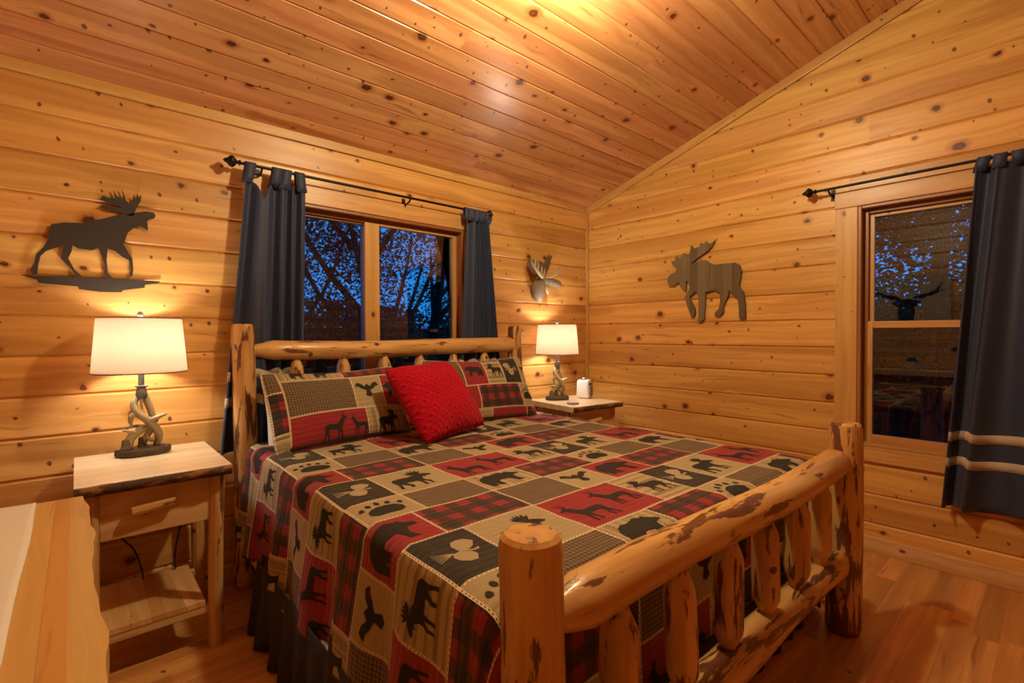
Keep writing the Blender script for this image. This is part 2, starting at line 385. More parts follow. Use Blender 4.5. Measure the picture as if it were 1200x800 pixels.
# ceiling: boards run along X on the two slopes
cl = empty('ceiling'); tag(cl, 'sloped ceiling of tongue and groove knotty pine boards', 'ceiling', kind='structure')
CB = 0.136; rs = random.Random(5); al = math.atan(SLOPE)
sl_len = (YB-YR)/math.cos(al)
for side in (0, 1):
    L_ = sl_len if side == 0 else (YR-YF)/math.cos(al)
    n = int(math.ceil(L_/CB))
    for i in range(n):
        s0 = i*CB
        wd = min(CB, L_-s0)
        if side == 0:   # from the back wall up to the ridge; local x = -X so that the face looks down
            ay = V((0, -math.cos(al), math.sin(al))); org = V((0, YB, EAVE)) + ay*s0
        else:
            ay = V((0, math.cos(al), math.sin(al))); org = V((0, YF, EAVE+SLOPE*(YB-YR)-SLOPE*(YR-YF))) + ay*s0
        ax = V((1,0,0)) if side == 0 else V((-1,0,0)); az = ax.cross(ay)
        if az.z > 0: ax = -ax; az = -az
        j = XL + LX*rs.uniform(.2, .8); cuts = [XL-.02, j, XR+.02] if i % 3 == 1 else [XL-.02, XR+.02]
        for c0, c1 in zip(cuts, cuts[1:]):
            o = V((c0 if ax.x > 0 else c1, org.y, org.z))
            link_mesh('ceiling_board', board_mesh(c1-c0, wd, ch=.006, dp=.007), MAT['ceil'], cl, basis=frame(o, ax, ay, az))
bm = bmesh.new()
for (ya, yb) in ((YB+.15, YR), (YR, YF-.15)):
    za, zb = (EAVE+SLOPE*(YB-ya) if ya >= YR else 0), 0
    f = lambda y: (EAVE+SLOPE*(YB-y)) if ya > YR+.01 else (EAVE+SLOPE*(YB-YR)-SLOPE*(YR-y))
    vs = [bm.verts.new((x, y, f(y)+d)) for x in (XL-.15, XR+.15) for y in (ya, yb) for d in (.024, .12)]
    for q in ((0,1,3,2),(4,6,7,5),(0,4,5,1),(2,3,7,6),(0,2,6,4),(1,5,7,3)): bm.faces.new([vs[i] for i in q])
from_bm('roof_deck', bm, MAT['backing'], cl)
# floor: oak strips along X
fl = box('floor', XL-.15, XR+.15, YF-.15, YB+.15, -0.12, -0.018, MAT['backing'], bevel=0); tag(fl, 'oak strip floor with warm reddish finish', 'floor', kind='structure')
y = YB; rs = random.Random(11); PW = 0.083
while y > YF:
    x = XL - rs.uniform(0, .5)
    near = y > -0.45
    while x < XR:
        L_ = rs.uniform(.45, 1.35) if near else rs.uniform(2.2, 4.5)
        x1 = min(x+L_, XR)
        if XR-x1 < .12: x1 = XR
        link_mesh('plank', board_mesh(x1-max(x, XL), PW, ch=.0012, dp=.0009), MAT['floor'], fl, basis=Matrix.Translation((max(x, XL), y-PW, 0)))
        x = x1
    y -= PW
# trim
def trim(name, p0, p1, axis, label, m='trim', bevel=.004):
    return tag(wood_box(name, p0, p1, axis, MAT[m], bevel=bevel), label, 'trim', kind='structure')
trim('trim_1', (XL, YB-.018, 2.462), (XR, YB+.0, 2.515), 'v', 'flat pine strip along the top of the back wall')
trim('trim_2', (XR-.024, YB-.024, 0), (XR, YB, 2.51), 'z', 'narrow pine strip up the corner of the two walls')
L_ = (YB-YR)/math.cos(al)
ay = V((0, -math.cos(al), math.sin(al)))
for nm, xx, lb in (('trim_3', XR-.011, 'pine strip along the sloped top of the right gable wall'), ('trim_4', XL+.011, 'pine strip along the sloped top of the left gable wall')):
    o = box(nm, 0, L_, -.03, .03, -.011, .011, MAT['trim'], bevel=.003, basis=frame(V((xx, YB, EAVE-.03)), ay, V((0, math.sin(al), math.cos(al))), V((1,0,0)) if False else ay.cross(V((0, math.sin(al), math.cos(al))))))
    tag(o, lb, 'trim', kind='structure')
for nm, p0, p1, ax, lb in (('baseboard_right', (XR-.018, YF, 0), (XR, YB-.03, .092), 'w', 'pale pine baseboard along the right wall'),
                           ('baseboard_back', (XL, YB-.018, 0), (XR-.03, YB, .092), 'v', 'pale pine baseboard along the back wall'),
                           ('baseboard_left', (XL, YF, 0), (XL+.018, YB-.03, .092), 'w', 'pale pine baseboard along the left wall')):
    tag(wood_box(nm, p0, p1, ax, MAT['furn']), lb, 'baseboard', kind='structure')

# ---------------------------------------------------------------- windows
t = NT('window_glass')
fr = t.n('ShaderNodeFresnel', IOR=1.76); tr = t.n('ShaderNodeBsdfTransparent'); gl = t.n('ShaderNodeBsdfGlossy', Roughness=0.0)
tr.inputs[0].default_value = rgb(.86, .9, .92); mx = t.n('ShaderNodeMixShader')
t.put(mx.inputs[0], fr.outputs[0]); t.put(mx.inputs[1], tr.outputs[0]); t.put(mx.inputs[2], gl.outputs[0]); t.put(t.out.inputs[0], mx.outputs[0])
MAT['glass'] = t.m
def window(name, org, ax, w, z0, z1, sashes, label, frame_w=.045, casing_top=.105):
    """org: opening's left bottom at floor level on the wall plane, ax to the right seen from the room; local z = into the room"""
    az = ax.cross(V((0,0,1)));
    root = empty(name); root.matrix_basis = frame(org, ax, V((0,0,1)), az)
    tag(root, label, 'window', kind='structure')
    cw = .118
    def piece(nm, x0, x1, y0, y1, d0, d1, m, along, parent=root, bevel=.004):
        c = V(((x0+x1)/2, (y0+y1)/2, (d0+d1)/2)); h = ((x1-x0)/2, (y1-y0)/2, (d1-d0)/2)
        if along == 'x': return box(nm, -h[0], h[0], -h[1], h[1], -h[2], h[2], MAT[m], parent, bevel, loc=c)
        return box(nm, -h[1], h[1], -h[0], h[0], -h[2], h[2], MAT[m], parent, bevel, basis=frame(c, V((0,1,0)), V((-1,0,0)), V((0,0,1))))
    piece('casing_board', -cw, 0, z0-.09, z1, .0, .016, 'trim', 'y'); piece('casing_board', w, w+cw, z0-.09, z1, .0, .016, 'trim', 'y')
    piece('casing_board', -cw-.005, w+cw+.005, z1, z1+casing_top, .0, .02, 'trim', 'x'); piece('casing_board', 0, w, z0-.09, z0, .0, .016, 'trim', 'x')
    f = frame_w
    piece('jamb', 0, .02, z0, z1, -.13, .012, 'jamb', 'y'); piece('jamb', w-.02, w, z0, z1, -.13, .012, 'jamb', 'y')
    piece('jamb', .02, w-.02, z1-.02, z1, -.13, .012, 'jamb', 'x'); piece('jamb', .02, w-.02, z0, z0+.02, -.13, .012, 'sash', 'x')
    piece('stop', .02, f, z0+.02, z1-.02, -.11, -.045, 'jamb', 'y'); piece('stop', w-f, w-.02, z0+.02, z1-.02, -.11, -.045, 'jamb', 'y')
    piece('stop', f, w-f, z1-f, z1-.02, -.11, -.045, 'jamb', 'x')
    for (a, b, c, d, dep, st, m) in sashes:       # sash rectangle, depth, (left, right, bottom, top) widths
        l, r, bt, tp = st
        s = piece('sash', a, a+l, c, d, dep, dep+.035, m, 'y', bevel=.002)
        mi = s.matrix_basis.inverted()
        for (x0, x1, y0, y1, al_) in ((b-r, b, c, d, 'y'), (a+l, b-r, c, c+bt, 'x'), (a+l, b-r, d-tp, d, 'x')):
            p = piece('sash_rail', x0, x1, y0, y1, dep, dep+.035, m, al_, bevel=.002); mm = p.matrix_basis.copy(); p.parent = s; p.matrix_basis = mi @ mm
        p = piece('pane', a+l-.004, b-r+.004, c+bt-.004, d-tp+.004, dep+.012, dep+.018, 'glass', 'x', bevel=0); mm = p.matrix_basis.copy(); p.parent = s; p.matrix_basis = mi @ mm
    return root
wB = BW[1]-BW[0]
window('window_1', V((BW[0], YB, 0)), V((1,0,0)), wB, BW[2], BW[3],
       [(.045, .645, BW[2]+.02, BW[3]-.045, -.10, (.03,.05,.05,.012), 'jamb'), (.595, wB-.045, BW[2]+.02, BW[3]-.045, -.062, (.10,.03,.05,.012), 'sash')],
       'wide sliding window of two panes in the back wall')
wR = RW[0]-RW[1]
window('window_2', V((XR, RW[0], 0)), V((0,-1,0)), wR, RW[2], RW[3],
       [(.045, wR-.045, 1.365, RW[3]-.045, -.105, (.024,.024,.035,.02), 'sash'), (.045, wR-.045, RW[2]+.02, 1.405, -.065, (.026,.026,.05,.04), 'sash')],
       'tall double hung window in the right wall reflecting the room')

# ---------------------------------------------------------------- outdoors: dusk garden
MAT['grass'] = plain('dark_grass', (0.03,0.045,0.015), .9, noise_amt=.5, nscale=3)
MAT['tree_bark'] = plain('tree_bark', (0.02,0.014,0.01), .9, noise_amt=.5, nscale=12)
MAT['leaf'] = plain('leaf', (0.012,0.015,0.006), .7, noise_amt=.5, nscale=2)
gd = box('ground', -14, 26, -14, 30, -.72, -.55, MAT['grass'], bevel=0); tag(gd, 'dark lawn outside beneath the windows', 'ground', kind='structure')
def leaf_cloud(rnd, blobs, per, size):
    vs, fs = [], []
    for (c, r) in blobs:
        for _ in range(per):
            while True:
                d = V((rnd.uniform(-1,1), rnd.uniform(-1,1), rnd.uniform(-1,1)))
                if d.length < 1: break
            p = V(c)+V((d.x*r[0], d.y*r[1], d.z*r[2]))
            a = V((rnd.gauss(0,1), rnd.gauss(0,1), rnd.gauss(0,.6))).normalized(); b = a.cross(V((rnd.gauss(0,1), rnd.gauss(0,1), rnd.gauss(0,1)))).normalized()
            s = size*rnd.uniform(.6, 1.4); i = len(vs)
            vs += [p-a*s, p+b*s*.5, p+a*s, p-b*s*.5]; fs.append((i, i+1, i+2, i+3))
    return vs, fs
def tree(x, y, h, r, seed, label, blobs=14, per=260, lean=0.0, low=.25, size=.075, branches=5, crown=1.0, group='trees outside the back window'):
    rnd = random.Random(seed); root = empty('tree', (x, y, -.55)); tag(root, label, 'tree', group)
    bm = bmesh.new(); path = [(0,0,0), (lean*.2+rnd.uniform(-.05,.05), 0, h*.3), (lean*.6, rnd.uniform(-.1,.1), h*.65), (lean, 0, h)]
    pp = smooth_path(path, 5); tube_bm(bm, pp, [r*(1-.8*i/(len(pp)-1)) for i in range(len(pp))], 8)
    for k in range(branches):
        t_ = rnd.uniform(.22, .75); b = pp[int(t_*(len(pp)-1))]; a = rnd.uniform(0, 2*PI); L_ = h*rnd.uniform(.2, .4)
        e = b+V((math.cos(a)*L_*.6, math.sin(a)*L_*.6, L_)); m_ = (b+e)/2+V((math.cos(a)*.15, math.sin(a)*.15, -.1))
        q = smooth_path([b, m_, e], 4); tube_bm(bm, q, [r*.42*(1-.7*i/(len(q)-1)) for i in range(len(q))], 6)
    from_bm('trunk', bm, MAT['tree_bark'], root, smooth=True)
    bl = []
    for k in range(blobs):
        a = rnd.uniform(0, 2*PI); d = rnd.uniform(.1, 1.0)*h*.26*crown; zz = rnd.uniform(low, 1.0)*h
        bl.append(((math.cos(a)*d+lean*zz/h, math.sin(a)*d, zz), (h*.11*crown, h*.11*crown, h*.07)))
    vs, fs = leaf_cloud(rnd, bl, per, size)
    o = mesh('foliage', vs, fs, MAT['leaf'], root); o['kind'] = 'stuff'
    return root
tree(1.95, 7.2, 6.2, .10, 1, 'slim leafy tree outside the left pane of the back window', 52, 300, .1, .28, .032)
tree(3.5, 7.6, 7.0, .16, 2, 'thick forked trunk tree behind the right pane of the back window', 30, 280, .35, .26, .032, 8)
tree(4.25, 8.6, 7.5, .15, 3, 'straight trunk tree in the middle of the right pane of the back window', 26, 260, -.2, .26, .034, 6)
tree(5.15, 8.2, 7.0, .14, 4, 'leaning trunk tree at the right edge of the back window', 28, 260, .8, .26, .034, 6)
tree(2.9, 9.6, 7.5, .13, 5, 'tree standing farther back beside the window mullion', 34, 300, .0, .26, .036, 5)
def hedge(x0, x1, y0, y1, h, seed, label):
    rnd = random.Random(seed); root = empty('hedge', ((x0+x1)/2, (y0+y1)/2, -.55)); tag(root, label, 'hedge')
    bl = []; n = int(max(x1-x0, y1-y0)/.45)
    for i in range(n):
        for z_ in (h*.3, h*.7):
            bl.append(((x0+(x1-x0)*rnd.random()-(x0+x1)/2, y0+(y1-y0)*rnd.random()-(y0+y1)/2, z_*rnd.uniform(.85,1.1)), (.7, .6, h*.35)))
    vs, fs = leaf_cloud(rnd, bl, 420, .10)
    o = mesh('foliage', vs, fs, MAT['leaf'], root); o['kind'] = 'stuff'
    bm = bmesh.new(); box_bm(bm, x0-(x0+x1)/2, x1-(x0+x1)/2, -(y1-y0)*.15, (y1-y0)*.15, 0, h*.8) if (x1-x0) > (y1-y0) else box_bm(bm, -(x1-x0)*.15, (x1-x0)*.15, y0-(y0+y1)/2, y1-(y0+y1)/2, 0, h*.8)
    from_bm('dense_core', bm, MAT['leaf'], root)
hedge(-1.0, 11.0, 11.0, 12.4, 2.55, 21, 'dark tall hedge across the garden behind the bed window')
hedge(9.0, 10.2, -3.0, 6.0, 2.3, 22, 'dark hedge outside the window of the right wall')
for i, (tx, ty, sd, lb) in enumerate(((6.9, .9, 31, 'dense dark tree filling the left of the right window'), (7.3, .1, 32, 'dense dark tree in the middle of the right window'), (7.8, 1.9, 33, 'dense dark tree standing behind the two at the right window'))):
    tree(tx, ty, 5.6, .12, sd, lb, 40, 400, .0, .2, .036, 5, .8, group='trees outside the right window')

# ---------------------------------------------------------------- ceiling light (above the frame)
cz = ceil_z(CEILING_LIGHT[1])
r_ = empty('ceiling_light', (CEILING_LIGHT[0], CEILING_LIGHT[1], cz)); tag(r_, 'small brass pendant light with a bare warm bulb', 'ceiling light')
MAT['brass'] = plain('brass', (0.35,0.22,0.08), .3, .9)
lathe('canopy', [(.085,-.03), (.09,-.02), (.09,.03)], MAT['brass'], r_)
ceiling_bulb.location = (0, 0, CEILING_LIGHT[2]-cz); ceiling_bulb.parent = r_
lathe('stem', [(.008,CEILING_LIGHT[2]-cz+.09), (.008,-.02)], MAT['brass'], r_, 10)
lathe('socket', [(.020,CEILING_LIGHT[2]-cz+.062), (.024,CEILING_LIGHT[2]-cz+.07), (.024,CEILING_LIGHT[2]-cz+.11), (.010,CEILING_LIGHT[2]-cz+.12)], MAT['brass'], r_, 12)

# ---------------------------------------------------------------- log bed
BED = dict(ox=0.6376, oy=0.6625, a=-0.01395)
BW_, BL = 1.92, 2.23            # between post centres
def bed_empty(name): return empty(name, (BED['ox'], BED['oy'], 0), BED['a'])
bed = bed_empty('log_bed'); tag(bed, 'king bed of peeled honey coloured logs with headboard and footboard', 'bed')
posts = [(0, 0, .962, .062, 1), (BW_, 0, .935, .066, 2), (0, BL, 1.392, .058, 3), (BW_, BL, 1.398, .058, 4)]
for x, y, h, r, sd in posts:
    log_obj('post', (x, y, 0), (x, y, h), r*1.05, r*.97, MAT['log_post'], bed, seed=sd, seg=24, wob=.05)
log_obj('rail', (.045, 0, .775), (BW_-.04, 0, .775), .056, .059, MAT['log'], bed, 5, 'cone', 'cone', 22, .07)
log_obj('rail', (.045, .0, .345), (BW_-.04, .0, .345), .060, .058, MAT['log_rough'], bed, 6, 'cone', 'cone', 22, .07)
log_obj('rail', (.04, BL, 1.247), (BW_-.04, BL, 1.247), .053, .056, MAT['log'], bed, 7, 'cone', 'round', 20, .08)
log_obj('rail', (.04, BL, .46), (BW_-.04, BL, .46), .055, .055, MAT['log'], bed, 8, 'cone', 'cone', 18, .08)
for k in range(6):
    u = .262+.2705*k
    log_obj('spindle', (u, 0, .385), (u, 0, .745), .045, .042, MAT['log_rough' if k in (0, 2, 3, 4) else 'log'], bed, 20+k, 'tenon', 'tenon', 14, .10)
    log_obj('spindle', (u, BL, .50), (u, BL, 1.215), .043, .040, MAT['log'], bed, 40+k, 'tenon', 'tenon', 14, .10)
for x in (-.022, BW_+.022):
    log_obj('side_rail', (x, .05, .265), (x, BL-.05, .265), .040, .042, MAT['log'], bed, 60, 'flat', 'flat', 14)

MAT['mattress'] = plain('mattress_ticking', (.75,.72,.66), .9)
bm = bmesh.new(); box_bm(bm, .045, BW_-.045, .165, 2.13, .34, .72); bmesh.ops.bevel(bm, geom=bm.edges[:], offset=.03, segments=3, affect='EDGES')
mt = bed_empty('mattress'); o = from_bm('mattress_body', bm, MAT['mattress'], mt); tag(mt, 'thick mattress under the patchwork quilt', 'mattress')

# ---------------------------------------------------------------- quilt prints
def fabric(name, fn, bump_p=.028):
    t = NT(name); a = t.n('ShaderNodeAttribute', attribute_name='fab').outputs['Vector']; s, q, _ = t.sep(a)
    px, py, _ = t.sep(t.n('ShaderNodeAttribute', attribute_name='cell').outputs['Vector'])
    pw, ph, _ = t.sep(t.n('ShaderNodeAttribute', attribute_name='csize').outputs['Vector'])
    col = fn(t, s, q, px, py)
    weave = t.noise(t.comb(t.math('MULTIPLY', s, 260), t.math('MULTIPLY', q, 260), 0), 1.0, 2)
    worn = t.noise(t.comb(s, q, 0), 14, 3)
    col = t.mix(t.math('MULTIPLY', weave, .22), col, rgb(.02,.015,.01))
    col = t.mix(t.math('MULTIPLY', worn, .05), col, rgb(.5,.42,.3))
    # stitched ivory seam along two sides of the patch
    d = t.math('MINIMUM', px, py)
    band = t.math('SUBTRACT', 1.0, t.ramp(d, .0075, .0085))
    run = t.math('ADD', px, py)
    dash = t.math('MULTIPLY', t.math('LESS_THAN', t.math('FRACT', t.math('MULTIPLY', run, 70)), .5), t.math('COMPARE', d, .0042, .0014))
    seam = t.mix(dash, rgb(.68,.56,.38), rgb(.05,.035,.025))
    col = t.mix(band, col, seam)
    t.color(col); t.b.inputs['Roughness'].default_value = .85; t.b.inputs['Specular IOR Level'].default_value = .2
    if 'Sheen Weight' in t.b.inputs: t.b.inputs['Sheen Weight'].default_value = .15
    ch = t.math('ABSOLUTE', t.math('SINE', t.math('MULTIPLY', t.math('ADD', q, t.math('MULTIPLY', worn, .012)), PI/bump_p)))
    ch = t.math('POWER', ch, .5)
    t.bump(t.math('ADD', ch, t.math('MULTIPLY', worn, 1.2)), .45, .006)
    return t.m
def f_plain(c): return lambda t, s, q, px, py: t.mix(0, rgb(*c), rgb(*c))
TAN, RED, BLK, BRN = (.41,.325,.185), (.30,.016,.030), (.022,.020,.016), (.085,.05,.03)
def f_stripe(t, s, q, px, py):
    a = t.math('FRACT', t.math('MULTIPLY', q, 26)); b = t.math('FRACT', t.math('ADD', t.math('MULTIPLY', q, 9), .3))
    m1 = t.math('MULTIPLY', t.math('LESS_THAN', a, .28), .55); m2 = t.math('MULTIPLY', t.math('LESS_THAN', b, .22), .5)
    c = t.mix(m1, rgb(.45,.355,.20), rgb(.17,.11,.055)); return t.mix(m2, c, rgb(.19,.12,.055))
def f_vstripe(t, s, q, px, py): return f_stripe(t, q, s, px, py)
def f_brown(t, s, q, px, py):
    a = t.math('LESS_THAN', t.math('FRACT', t.math('MULTIPLY', s, 70)), .42); b = t.math('LESS_THAN', t.math('FRACT', t.math('MULTIPLY', q, 70)), .42)
    c = t.mix(t.math('MULTIPLY', t.math('ADD', a, b), .5), rgb(.22,.15,.085), rgb(.035,.024,.017)); return c
def f_buffalo(t, s, q, px, py):
    a = t.math('LESS_THAN', t.math('FRACT', t.math('MULTIPLY', s, 11)), .5); b = t.math('LESS_THAN', t.math('FRACT', t.math('MULTIPLY', q, 11)), .5)
    n = t.math('ADD', a, b)
    c = t.mix(t.math('GREATER_THAN', n, .5), rgb(.30,.016,.032), rgb(.075,.018,.018)); return t.mix(t.math('GREATER_THAN', n, 1.5), c, rgb(*BLK))
FAB = {'tan': fabric('tan_print', f_plain(TAN)), 'red': fabric('red_print', f_plain(RED)), 'black': fabric('black_print', f_plain(BLK)),
       'stripe': fabric('tan_striped_print', f_stripe), 'brown': fabric('brown_check_print', f_brown), 'buffalo': fabric('red_buffalo_check', f_buffalo),
       'vstripe': fabric('tan_cross_striped_print', f_vstripe)}
MAT['ink'] = plain('dark_print_ink', (.020,.017,.014), .9, nscale=90); MAT['cone_ink'] = plain('tan_print_ink', (.38,.31,.19), .9, nscale=90)
MAT['binding'] = plain('dark_quilt_binding', (.05,.035,.025), .9); MAT['lining'] = plain('quilt_lining', (.25,.17,.1), .95)

BEAR = [[(.02,.30),(.05,.42),(.13,.52),(.25,.58),(.38,.57),(.50,.60),(.60,.63),(.68,.60),(.72,.56),(.75,.61),(.79,.60),(.80,.55),(.86,.50),(.95,.45),(.98,.41),(.97,.37),(.88,.36),(.82,.34),(.78,.30),(.76,.20),(.78,.06),(.82,.0),(.67,.0),(.64,.12),(.60,.22),(.48,.24),(.36,.23),(.34,.14),(.36,.03),(.37,0),(.24,0),(.20,.10),(.17,.04),(.19,0),(.06,0),(.05,.12),(.03,.2)]]
MOOSE = [[(.02,.52),(.08,.60),(.25,.62),(.42,.61),(.52,.67),(.60,.67),(.66,.68),(.72,.72),(.80,.70),(.90,.62),(.94,.56),(.92,.52),(.85,.53),(.80,.55),(.78,.46),(.75,.53),(.70,.50),(.66,.40),(.66,.30),(.72,.20),(.70,.03),(.74,0),(.66,0),(.66,.18),(.58,.28),(.57,.1),(.58,0),(.51,0),(.51,.2),(.48,.31),(.36,.31),(.28,.33),(.24,.28),(.30,.14),(.27,0),(.20,0),(.22,.12),(.15,.22),(.12,.3),(.10,.2),(.06,.1),(.05,0),(-.02,0),(.01,.15),(.04,.3),(.02,.42)],
         [(.66,.68),(.56,.72),(.46,.84),(.52,.82),(.51,.91),(.57,.85),(.59,.96),(.63,.86),(.67,.98),(.69,.86),(.76,.96),(.76,.84),(.84,.88),(.78,.77),(.74,.71)]]
DEER = [[(.03,.48),(.10,.55),(.28,.56),(.46,.54),(.56,.60),(.64,.72),(.70,.80),(.76,.82),(.88,.74),(.90,.70),(.80,.69),(.76,.62),(.70,.48),(.66,.38),(.68,.2),(.70,0),(.65,0),(.63,.18),(.59,.33),(.55,.15),(.56,0),(.51,0),(.51,.2),(.50,.34),(.30,.36),(.20,.36),(.18,.26),(.22,.14),(.20,0),(.15,0),(.16,.13),(.10,.24),(.08,.12),(.06,0),(.01,0),(.03,.16),(.05,.3)],
        [(.71,.79),(.66,.88),(.68,.98),(.695,.97),(.685,.9),(.73,.83)], [(.74,.81),(.74,.92),(.80,1.0),(.81,.98),(.765,.91),(.765,.82)]]
PAW = [[(.12,.30),(.10,.14),(.22,.04),(.45,.07),(.70,.03),(.86,.12),(.88,.30),(.76,.46),(.56,.53),(.40,.52),(.24,.44)]] + [[(cx+rx*math.cos(k*PI/5), cy+ry*math.sin(k*PI/5)) for k in range(10)] for cx, cy, rx, ry in ((.06,.48,.055,.08), (.26,.64,.06,.09), (.48,.72,.06,.1), (.70,.66,.06,.09), (.92,.52,.055,.08))]
EAGLE = [[(0,.62),(.10,.78),(.25,.74),(.38,.60),(.44,.66),(.50,.72),(.56,.66),(.62,.60),(.75,.74),(.90,.78),(1.0,.62),(.86,.60),(.76,.50),(.64,.44),(.58,.40),(.64,.20),(.50,.12),(.36,.20),(.42,.40),(.36,.44),(.24,.50),(.14,.60)]]
CONES = [[(.30,.30),(.33,.14),(.45,.03),(.60,.02),(.66,.12),(.72,.20),(.70,.34),(.60,.42),(.48,.46),(.37,.42)], [(.52,.50),(.60,.44),(.74,.46),(.86,.54),(.97,.70),(.86,.84),(.72,.88),(.58,.84),(.50,.70)], [(.30,.46),(.44,.44),(.58,.50),(.78,.40),(.90,.44),(.88,.36),(.76,.34),(.58,.44),(.44,.40)]] + \
        [[(.40,.46),(.02,.62-.07*k),(.03,.60-.07*k),(.40,.44)] for k in range(6)]
MOTIF = {'bear': (BEAR, 1.0, .64, 'ink'), 'moose': (MOOSE, .98, .98, 'ink'), 'deer': (DEER, .95, 1.0, 'ink'), 'paw': (PAW, 1.0, .82, 'ink'), 'eagle': (EAGLE, 1.0, .9, 'ink'), 'cones': (CONES, 1.0, .9, 'cone_ink')}

STEP = .03
def patch(name, rect, kind, surf, parent, motifs=(), clip=None):
    """one printed patch (s0, s1, t0, t1) laid on surf(s, t, lift); motifs: (shape, rect, flip, turn)"""
    s0, s1, t0, t1 = rect; S0, T0, S1, T1 = s0, t0, s1, t1
    if clip:
        s0, s1, t0, t1 = max(s0, clip[0]), min(s1, clip[1]), max(t0, clip[2]), min(t1, clip[3])
        if s1-s0 < .012 or t1-t0 < .012: return None
    ns, nt = max(2, int(math.ceil((s1-s0)/STEP))), max(2, int(math.ceil((t1-t0)/STEP)))
    vs, fab, cell = [], [], []
    for j in range(nt+1):
        for i in range(ns+1):
            s, t_ = s0+(s1-s0)*i/ns, t0+(t1-t0)*j/nt
            vs.append(surf(s, t_, 0)); fab.append((s, t_, 0)); cell.append((s-S0, T1-t_, 0))
    fs = [(j*(ns+1)+i, j*(ns+1)+i+1, (j+1)*(ns+1)+i+1, (j+1)*(ns+1)+i) for j in range(nt) for i in range(ns)]
    o = mesh(name, vs, fs, FAB[kind], parent, smooth=True)
    me = o.data
    for nm, dat in (('fab', fab), ('cell', cell), ('csize', [(S1-S0, T1-T0, 0)]*len(vs))):
        at = me.attributes.new(nm, 'FLOAT_VECTOR', 'POINT'); at.data.foreach_set('vector', [x for p in dat for x in p])
    for shape, mr, flip, turn in motifs:
        polys, mw, mh, ink = MOTIF[shape]
        m0, m1, n0, n1 = mr; W, H = m1-m0, n1-n0
        if turn: k = min(W/mh, H/mw)
        else: k = min(W/mw, H/mh)
        cx, cy = (m0+m1)/2, (n0+n1)/2; bm = bmesh.new()
        for poly in polys:
            pts = []
            for x, y in poly:
                x, y = (x-mw/2)*k, (y-mh/2)*k
                if flip: x = -x
                if turn: x, y = -y, x
                pts.append((cx+x, cy+y))
            tri = tessellate_polygon([[V((x, y, 0)) for x, y in pts]])
            bv = [bm.verts.new((x, y, 0)) for x, y in pts]
            for q in tri:
                try: bm.faces.new([bv[i] for i in q])
                except ValueError: pass
        lo = [min(v.co[i] for v in bm.verts) for i in (0, 1)]; hi = [max(v.co[i] for v in bm.verts) for i in (0, 1)]
        for ax in (0, 1):
            o0, n_, st = (s0, ns, (s1-s0)/ns) if ax == 0 else (t0, nt, (t1-t0)/nt)
            for i in range(n_+1):
                c = o0+st*i
                if lo[ax] < c < hi[ax]:
                    bmesh.ops.bisect_plane(bm, geom=bm.verts[:]+bm.edges[:]+bm.faces[:], dist=1e-6, plane_co=(c, 0, 0) if ax == 0 else (0, c, 0), plane_no=(1, 0, 0) if ax == 0 else (0, 1, 0))
        if clip:
            for co, no in (((s0,0,0),(-1,0,0)), ((s1,0,0),(1,0,0)), ((0,t0,0),(0,-1,0)), ((0,t1,0),(0,1,0))):
                if bm.faces: bmesh.ops.bisect_plane(bm, geom=bm.verts[:]+bm.edges[:]+bm.faces[:], dist=1e-6, plane_co=co, plane_no=no, clear_outer=True)
        if not bm.faces: bm.free(); continue
        bmesh.ops.recalc_face_normals(bm, faces=bm.faces)
        for f in bm.faces:
            if f.normal.z < 0: f.normal_flip()
        for v in bm.verts: v.co = surf(v.co.x, v.co.y, .0014)
        me2 = bpy.data.meshes.new(shape+'_print'); bm.to_mesh(me2); bm.free()
        link_mesh(shape+'_print', me2, MAT[ink], o, smooth=True)
    return o

# quilt drape: flat top, rounded fold, hanging sides; bed coordinates (u across, v towards the head)
QU0, QU1, QV0, QV1, QR, QZ = -.005, 1.925, .105, 2.17, .05, .757
def quilt_surf(s, t, lift):
    cx = min(max(s, QU0+QR), QU1-QR); cy = max(t, QV0+QR)
    dx, dy = s-cx, t-cy; d = math.hypot(dx, dy)
    wr = .0045*mnoise.noise(V((s*4.5, t*4.5, 0)))+.002*mnoise.noise(V((s*14, t*14, 3)))
    if d < 1e-6: return (s, t, QZ+wr+lift)
    nx, ny = dx/d, dy/d
    if d < QR*PI/2:
        a = d/QR; R_ = QR+lift; return (cx+nx*R_*math.sin(a), cy+ny*R_*math.sin(a), QZ-QR+R_*math.cos(a)+wr)
    e = d-QR*PI/2; per = (t if abs(nx) > abs(ny) else s) + math.atan2(ny, nx)*.12
    side = abs(nx)
    h = QR+e*(.03+.10*side)+.018*side*min(1, e/.3)*math.sin(per*2*PI/.37+.8)+.010*side*min(1, e/.3)*math.sin(per*2*PI/.21+2)+wr
    return (cx+nx*(h+lift), cy+ny*(h+lift), QZ-QR-e*.985)
quilt = bed_empty('patchwork_quilt'); tag(quilt, 'red, tan and black patchwork quilt printed with bears, moose and plaids', 'quilt')
PU, PV, U0, V0 = 1.073, .670, .495, .260
HEM = (-.455, 2.375, -.28, QV1)
ROWS = [(0, .268, [(0, .388, 'red', 'deer2'), (.388, .585, 'stripe', 'moosel'), (.585, .786, 'black', 'cones'), (.786, 1.073, 'tan', 'mooser')]),
        (.268, .479, [(0, .264, 'brown', None), (.264, .465, 'tan', 'eagle'), (.465, .733, 'red', 'bear'), (.733, 1.073, 'buffalo', None)]),
        (.479, .670, [(0, .254, 'vstripe', 'bear'), (.254, .585, 'buffalo', None), (.585, .791, 'tan', 'paw'), (.791, 1.073, 'brown', None)])]
NAMES = {'red': 'red_patch', 'stripe': 'striped_patch', 'black': 'black_patch', 'tan': 'tan_patch', 'brown': 'brown_check_patch', 'buffalo': 'buffalo_check_patch', 'vstripe': 'striped_patch'}
